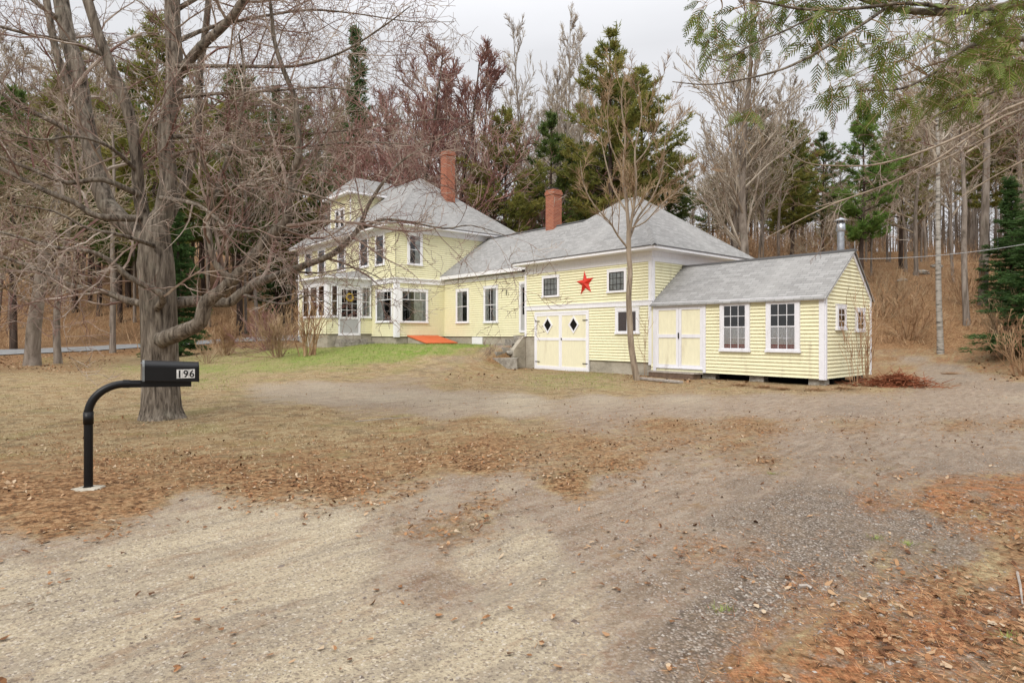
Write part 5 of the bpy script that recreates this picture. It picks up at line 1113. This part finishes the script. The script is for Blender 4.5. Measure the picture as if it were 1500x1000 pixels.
def olimb(pp,r0,r1,T,C,rec=True,dens=1.,par=None,twl=(.25,1.0)):
    pts=smoothline([P(*q) for q in pp],4); n=len(pts); L=sum((pts[i+1]-pts[i]).length for i in range(n-1)); rads=[r0+(r1-r0)*(i/(n-1)) for i in range(n)]; T.tube(pts,rads,8,rn=lambda i,j:1+.07*math.sin(i*1.9+j))
    if rec: nodes.extend(pts)
    p=dict(max=3,n=[0,4,3],f0=[.2,.2,.2],ang=[45,42,40],lr=[.4,.45,.45],up=[0,0,0],trop=[0,-.01,0,0],tl=0,minl=.07,rr=.55,rmin=.0014,seg=[.2,.12,.1,.08],wan=[.1,.12,.14,.15])
    if par: p.update(par)
    for q in range(int(L*5*dens)):
        f=rng.uniform(.1,.99); i=int(f*(n-1)); d=pts[i+1]-pts[i]; cd=(rdir(d,math.radians(rng.gauss(45,12)),rng)); grow(T,C,pts[i],cd,rng.uniform(*twl)*(1.1-.6*f),min(rads[i]*.5,.008),1,rng,p)
D0=4.6
olimb([(1800,-10,5.),(1640,5,4.9),(1500,8,4.8),(1420,16,4.7),(1340,17,4.6),(1275,3,4.6),(1230,-15,4.6)],.05,.012,T,C,dens=.35)
olimb([(1420,16,4.7),(1330,5,4.5),(1260,12,4.4),(1180,14,4.3),(1120,3,4.2),(1070,-5,4.2)],.016,.005,T,C,dens=.35)
olimb([(1310,2,4.6),(1275,28,4.4),(1200,75,4.2),(1150,100,4.1),(1100,114,4.1),(1040,124,4.1),(985,120,4.1)],.013,.003,T,C,dens=.35)
olimb([(1200,20,4.3),(1150,45,4.2),(1100,66,4.1),(1060,90,4.1),(1030,80,4.1)],.008,.003,T,C,dens=.35)
olimb([(1820,60,5.),(1640,95,4.9),(1520,60,4.8),(1440,62,4.7),(1400,80,4.6),(1370,105,4.5),(1320,130,4.4),(1260,132,4.3)],.03,.004,T,C,dens=.35)
olimb([(1640,95,4.9),(1540,110,4.8),(1470,130,4.8),(1420,150,4.7),(1370,170,4.6)],.015,.004,T,C,dens=.35)
for a_ in((1030,15,8),(1045,35,6),(1060,60,14),(1080,75,14),(1095,10,8),(1130,35,8),(1100,45,8),(1180,10,18),(1200,25,18),(1225,20,14),(1245,10,12),(1200,60,10),(1235,70,12),(1255,50,9),(1205,92,5),(1290,75,8),(1310,60,8),(1345,55,10),(1300,95,6),(1240,118,10),(1265,135,8),(1230,135,7),(1300,135,9),(1320,145,7),(1100,160,6),(1370,120,12),(1400,110,14),(1420,135,16),(1380,145,10),(1400,160,8),(1430,70,14),(1450,40,18),(1470,60,18),(1490,30,18),(1480,95,16),(1440,85,12),(1495,80,14),(1400,10,10),(1440,5,12),(1500,5,16),(1330,0,10),(1290,5,10),(1160,5,10),(1465,15,10)):
    sprays(a_[0],a_[1],4.55+rng.uniform(-.3,.3),int(a_[2]*1.15)+1,14,.21)
T.build('trunk',M_BARK,hem,True); C.build('twigs',M_TWIGO,hem); Lf.build('foliage',M_CEDAR,hem)
nodes=[]
ov_,T,C,Lf,b0=over('bare_tree','bare tree beyond the right edge reaching long thin branches towards the shed',1900,8.0,'tree',M_TWIG,M_BARK)
T.tube([b0+Vector((0,0,-.3)),b0+Vector((0,0,3)),b0+Vector((.1,.1,9))],[.25,.2,.1],14)
PO=dict(rmin=.002,n=[0,5,3],seg=[.3,.22,.16,.12])
for pp in(([(1900,60,8.),(1700,90,7.8),(1500,150,7.4),(1440,182,7.2),(1370,215,7.),(1290,240,6.8),(1230,243,6.7),(1180,238,6.6),(1147,215,6.6)]),
          ([(1900,40,8.),(1700,110,7.8),(1500,160,7.5),(1430,195,7.4),(1370,235,7.2),(1300,270,7.),(1230,295,6.9),(1180,318,6.8),(1120,350,6.7)]),
          ([(1700,120,7.8),(1560,150,7.6),(1480,185,7.6),(1400,225,7.6),(1320,262,7.6),(1250,288,7.7),(1190,305,7.7)]),
          ([(1900,-40,8.),(1700,-10,7.8),(1560,60,7.6),(1480,110,7.5),(1400,160,7.4),(1340,180,7.4),(1290,195,7.4)]),
          ([(1700,140,7.8),(1600,190,7.6),(1520,225,7.5),(1450,262,7.5),(1390,300,7.5)]),
          ([(1900,-90,8.),(1640,-70,7.7),(1480,-20,7.5),(1400,40,7.4),(1330,85,7.3),(1270,100,7.3),(1200,140,7.3)])):
    olimb(pp,.021,.004,T,C,rec=False,dens=.4,par=PO,twl=(.4,1.5))
T.build('trunk',M_BARKG,ov_,True); C.build('twigs',M_TWIG,ov_)
# ------------------------------------------------------------------ ground scatter
rs=np.random.default_rng(3)
def scatter(n,d0,d1,wfn,pw=1.0):
    "area-weighted random ground points in the visible wedge accepted with the mask weight"
    u=rs.random(n); d=(d0**pw+u*(d1**pw-d0**pw))**(1/pw); px=rs.uniform(-60,1560,n); x=(px-750)/F*d; z=Hn(x,d); m=masks(x,d,z)
    rx=x-B[0]; ry=d-B[1]; a=rx*U[0]+ry*U[1]; b=rx*V[0]+ry*V[1]
    inside=(b>-.1)&(a>-(sxr+.2))&(a<45)
    q_=vn(x*2.3+3,d*2.9)+.7*vn(x*6.1,d*7.3+1)+.5*vn(x*.8+5,d*.9); w=wfn(m)*np.clip(.75+.75*q_,.08,1.6); k=(rs.random(n)<w)&(~inside); return x[k],d[k],z[k]
def soup(name,V_,nv,mat):
    n=V_.shape[0]; me=bpy.data.meshes.new(name); v=V_.reshape(-1,3); me.vertices.add(len(v)); me.vertices.foreach_set('co',v.ravel())
    me.loops.add(n*nv); me.loops.foreach_set('vertex_index',np.arange(n*nv)); me.polygons.add(n); me.polygons.foreach_set('loop_start',np.arange(n)*nv); me.polygons.foreach_set('loop_total',np.full(n,nv)); me.update(calc_edges=True)
    me.materials.append(mat); o=bpy.data.objects.new(name,me); COL.objects.link(o); o['kind']='stuff'; return o
def leaves(name,n,d0,d1,wfn,size,mat,pw=.6,lift=.012):
    x,y,z=scatter(n,d0,d1,wfn,pw); k=len(x); s=size*rs.uniform(.5,1.3,k); a=rs.uniform(0,6.283,k); tl=rs.normal(0,.35,k); t2=rs.normal(0,.35,k)
    out=np.zeros((k,6,3)); shp=[(-1,0),(-.35,.55),(.5,.6),(1,0),(.4,-.62),(-.4,-.5)]
    for i,(p,q) in enumerate(shp):
        p_=p*s*rs.uniform(.75,1.15,k); q_=q*s*rs.uniform(.6,1.2,k); out[:,i,0]=x+p_*np.cos(a)-q_*np.sin(a); out[:,i,1]=y+p_*np.sin(a)+q_*np.cos(a); out[:,i,2]=z+lift+p_*tl+abs(q_)*t2+s*.25*rs.random(k)
    return soup(name,out,6,mat)
def randm(name,stops,sc_=9):
    m=N(name); v=m.voro(sc_); s=m.n('ShaderNodeSeparateColor'); m.l(v.outputs['Color'],s.inputs[0]); return m.done(m.ramp(s.outputs[0],stops),.9,.15)
M_LEAF=randm('dry_leaves',[(.1,(.085,.04,.02)),(.4,(.19,.09,.04)),(.65,(.29,.15,.07)),(.85,(.36,.23,.13)),(.97,(.42,.33,.23))],14)
M_NEED=randm('dry_needles',[(.1,(.15,.065,.035)),(.5,(.33,.15,.07)),(.9,(.46,.28,.15))],30)
M_PEB=randm('pebbles',[(.1,(.11,.085,.07)),(.4,(.20,.165,.14)),(.7,(.29,.25,.215)),(.95,(.38,.35,.31))],30)
M_GRASS=randm('dry_grass',[(.1,(.18,.12,.065)),(.5,(.34,.265,.15)),(.9,(.48,.41,.27))],20)
M_GREEN=randm('green_grass',[(.1,(.13,.14,.04)),(.5,(.20,.26,.06)),(.9,(.32,.36,.12))],12)
leaves('fallen_leaves',85000,2.6,26,lambda m:np.clip((m[:,3]-.1)*.8,0,.6)+.05*m[:,2]+.05*m[:,6]+.006,.023,M_LEAF)
leaves('fallen_leaves',26000,20,48,lambda m:np.clip((m[:,3]-.2)*1.2,0,.9),.075,M_LEAF,1.0)
leaves('fallen_leaves',5000,2.6,9,lambda m:m[:,4]*.9,.028,M_LEAF)
def blades(name,n,d0,d1,wfn,L,w,mat,stand,pw=.6):
    x,y,z=scatter(n,d0,d1,wfn,pw); k=len(x); a=rs.uniform(0,6.283,k); l=L*rs.uniform(.5,1.3,k); e=rs.uniform(*stand,k); out=np.zeros((k,3,3)); ww=w*(1+y*.05)
    bx,by=np.cos(a),np.sin(a); out[:,0]=np.stack([x-by*ww,y+bx*ww,z+.004],1); out[:,1]=np.stack([x+by*ww,y-bx*ww,z+.006],1); out[:,2]=np.stack([x+bx*l*np.cos(e),y+by*l*np.cos(e),z+.008+l*np.sin(e)],1); return soup(name,out,3,mat)
blades('pine_needle_litter',60000,2.6,11,lambda m:np.clip(m[:,4]*1.2,0,1),.085,.0016,M_NEED,(0,.3))
blades('dry_grass',110000,5,26,lambda m:np.clip(m[:,6]*1.1,0,1)*.8+m[:,5]*.2,.05,.0022,M_GRASS,(.15,1.1),.8)
blades('green_grass',70000,12,36,lambda m:np.clip(m[:,5]*1.2-.1,0,1),.09,.004,M_GREEN,(.6,1.4),.9)
def pebbles(name,n,d0,d1,wfn,size,mat,pw=.5):
    x,y,z=scatter(n,d0,d1,wfn,pw); k=len(x); s=size*rs.lognormal(0,.4,k); vs=[]
    dirs=np.array([(1,0,0),(0,1,0),(-1,0,0),(0,-1,0),(0,0,1)],float)
    a=rs.uniform(0,6.28,k); pts=np.zeros((k,5,3))
    for i,d in enumerate(dirs):
        q=d[None,:]*s[:,None]*rs.uniform(.6,1.2,(k,1)); X=q[:,0]*np.cos(a)-q[:,1]*np.sin(a); Y_=q[:,0]*np.sin(a)+q[:,1]*np.cos(a)
        pts[:,i,0]=x+X; pts[:,i,1]=y+Y_; pts[:,i,2]=z+q[:,2]*.55+.001
    tri=[(0,1,4),(1,2,4),(2,3,4),(3,0,4)]; out=np.stack([pts[:,t,:] for t in tri],1).reshape(-1,3,3); return soup(name,out,3,mat)
pebbles('gravel',75000,2.6,14,lambda m:m[:,1]*.8+m[:,2]*.15+m[:,0]*.05+m[:,4]*.25,.0075,M_PEB)
# grass tufts and sprouts on gravel, green spots
for i,(px,py) in enumerate(((1055,895),(1285,790),(1330,798),(560//2*0+280,848),(1130,695),(1475,935))):
    g_=G(px,py); mb=MB(); rng=random.Random(60+i)
    for k in range(70 if i!=3 else 25):
        a=rng.uniform(0,6.28); r=rng.uniform(0,.07 if i!=3 else .02); p0=Vector((math.cos(a)*r*1.4,math.sin(a)*r,0)); v=Vector((math.cos(a)*.5+rng.gauss(0,.3),math.sin(a)*.5+rng.gauss(0,.3),.8))*rng.uniform(.015,.045); w_=Vector((-math.sin(a),math.cos(a),0))*.002; mb.face([p0-w_,p0+w_,p0+v])
    s_=mb.build('grass_tuft',M_GREEN if i!=3 else M_LEAF,None,loc=tuple(g_)); tag(s_,['small green moss tuft on the gravel near the orange needles','green tuft in the gravel, left of a matching one','green tuft in the gravel nearest the right-hand leaves','tiny brown dead weed standing in the pale sand','low green tuft on the dirt in mid-drive','green tuft at the lower right among the leaves'][i],'weed')
# sticks
for i,(px,py,px2,py2,lab) in enumerate(((1490,840,1498,888,'pale bent stick at the right edge of the gravel'),(520,618,600,612,'long thin stick lying by the maple roots'),(1170,860,1190,866,'light chip of wood on the gravel'))):
    a=G(px,py); b=G(px2,py2); mb=MB(); m_=(b-a)/2+Vector((.02,.02,.015)); mb.tube([Vector((0,0,.01)),m_,(b-a)+Vector((0,0,.012))],[.008,.007,.004] if i<2 else [.012]*3,5); s_=mb.build('stick',M_GREYW,None,loc=tuple(a)); tag(s_,lab,'stick')
# ------------------------------------------------------------------ world, sun, camera
w=bpy.data.worlds.new('World'); sc.world=w; w.use_nodes=True; nt=w.node_tree; bg=nt.nodes['Background']
sk=nt.nodes.new('ShaderNodeTexSky'); sk.sky_type='NISHITA'; sk.sun_disc=False; EL=math.radians(42); AZ=math.radians(205); sk.sun_elevation=EL; sk.sun_rotation=AZ
hs=nt.nodes.new('ShaderNodeHueSaturation'); hs.inputs['Saturation'].default_value=.35; nt.links.new(sk.outputs[0],hs.inputs['Color'])
tc=nt.nodes.new('ShaderNodeTexCoord'); sx_=nt.nodes.new('ShaderNodeSeparateXYZ'); nt.links.new(tc.outputs['Generated'],sx_.inputs[0])
def M_(op,a,b):
    n=nt.nodes.new('ShaderNodeMath'); n.operation=op
    for i,v in enumerate((a,b)):
        if hasattr(v,'is_output'): nt.links.new(v,n.inputs[i])
        else: n.inputs[i].default_value=v
    return n.outputs[0]
nz=nt.nodes.new('ShaderNodeTexNoise'); nz.inputs['Scale'].default_value=2.2; nz.inputs['Detail'].default_value=5; mp=nt.nodes.new('ShaderNodeMapping'); mp.inputs['Scale'].default_value=(1,1,3); nt.links.new(tc.outputs['Generated'],mp.inputs[0]); nt.links.new(mp.outputs[0],nz.inputs['Vector'])
KSKY=8.9
lum=M_('MULTIPLY',M_('ADD',M_('ADD',M_('MULTIPLY',M_('MAXIMUM',sx_.outputs[2],0.0),.3),.60),M_('MULTIPLY',M_('MAXIMUM',M_('SUBTRACT',sx_.outputs[2],.42),0.0),2.9)),KSKY); lum=M_('MULTIPLY',lum,M_('ADD',M_('MULTIPLY',nz.outputs['Fac'],.34),.83))
cc=nt.nodes.new('ShaderNodeCombineXYZ')
for i,k in enumerate((.95,.955,.985)): nt.links.new(M_('MULTIPLY',lum,k),cc.inputs[i])
mx_=nt.nodes.new('ShaderNodeMix'); mx_.data_type='RGBA'; mx_.inputs[0].default_value=.88; nt.links.new(hs.outputs[0],mx_.inputs[6]); nt.links.new(cc.outputs[0],mx_.inputs[7]); nt.links.new(mx_.outputs[2],bg.inputs[0]); bg.inputs[1].default_value=.12
sl_=bpy.data.lights.new('sun','SUN'); sl_.energy=1.9; sl_.angle=math.radians(18); sl_.color=(1,.94,.86); so=bpy.data.objects.new('sun',sl_); COL.objects.link(so)
dv=Vector((math.sin(AZ)*math.cos(EL),math.cos(AZ)*math.cos(EL),math.sin(EL))); so.rotation_euler=dv.to_track_quat('Z','Y').to_euler(); so.location=(0,-10,30)
cd=bpy.data.cameras.new('camera'); cd.sensor_width=36; cd.lens=F/1500*36; cd.shift_y=-10/1500; cd.clip_end=2000; cd.clip_start=.05; co=bpy.data.objects.new('camera',cd); COL.objects.link(co); co.location=(0,0,EYE); co.rotation_euler=(math.pi/2,0,0); sc.camera=co
sc.render.engine='CYCLES'; sc.cycles.max_bounces=6; sc.cycles.transparent_max_bounces=12
sc.view_settings.view_transform='Standard'; sc.view_settings.look='None'; sc.view_settings.gamma=1; sc.view_settings.exposure=0.2
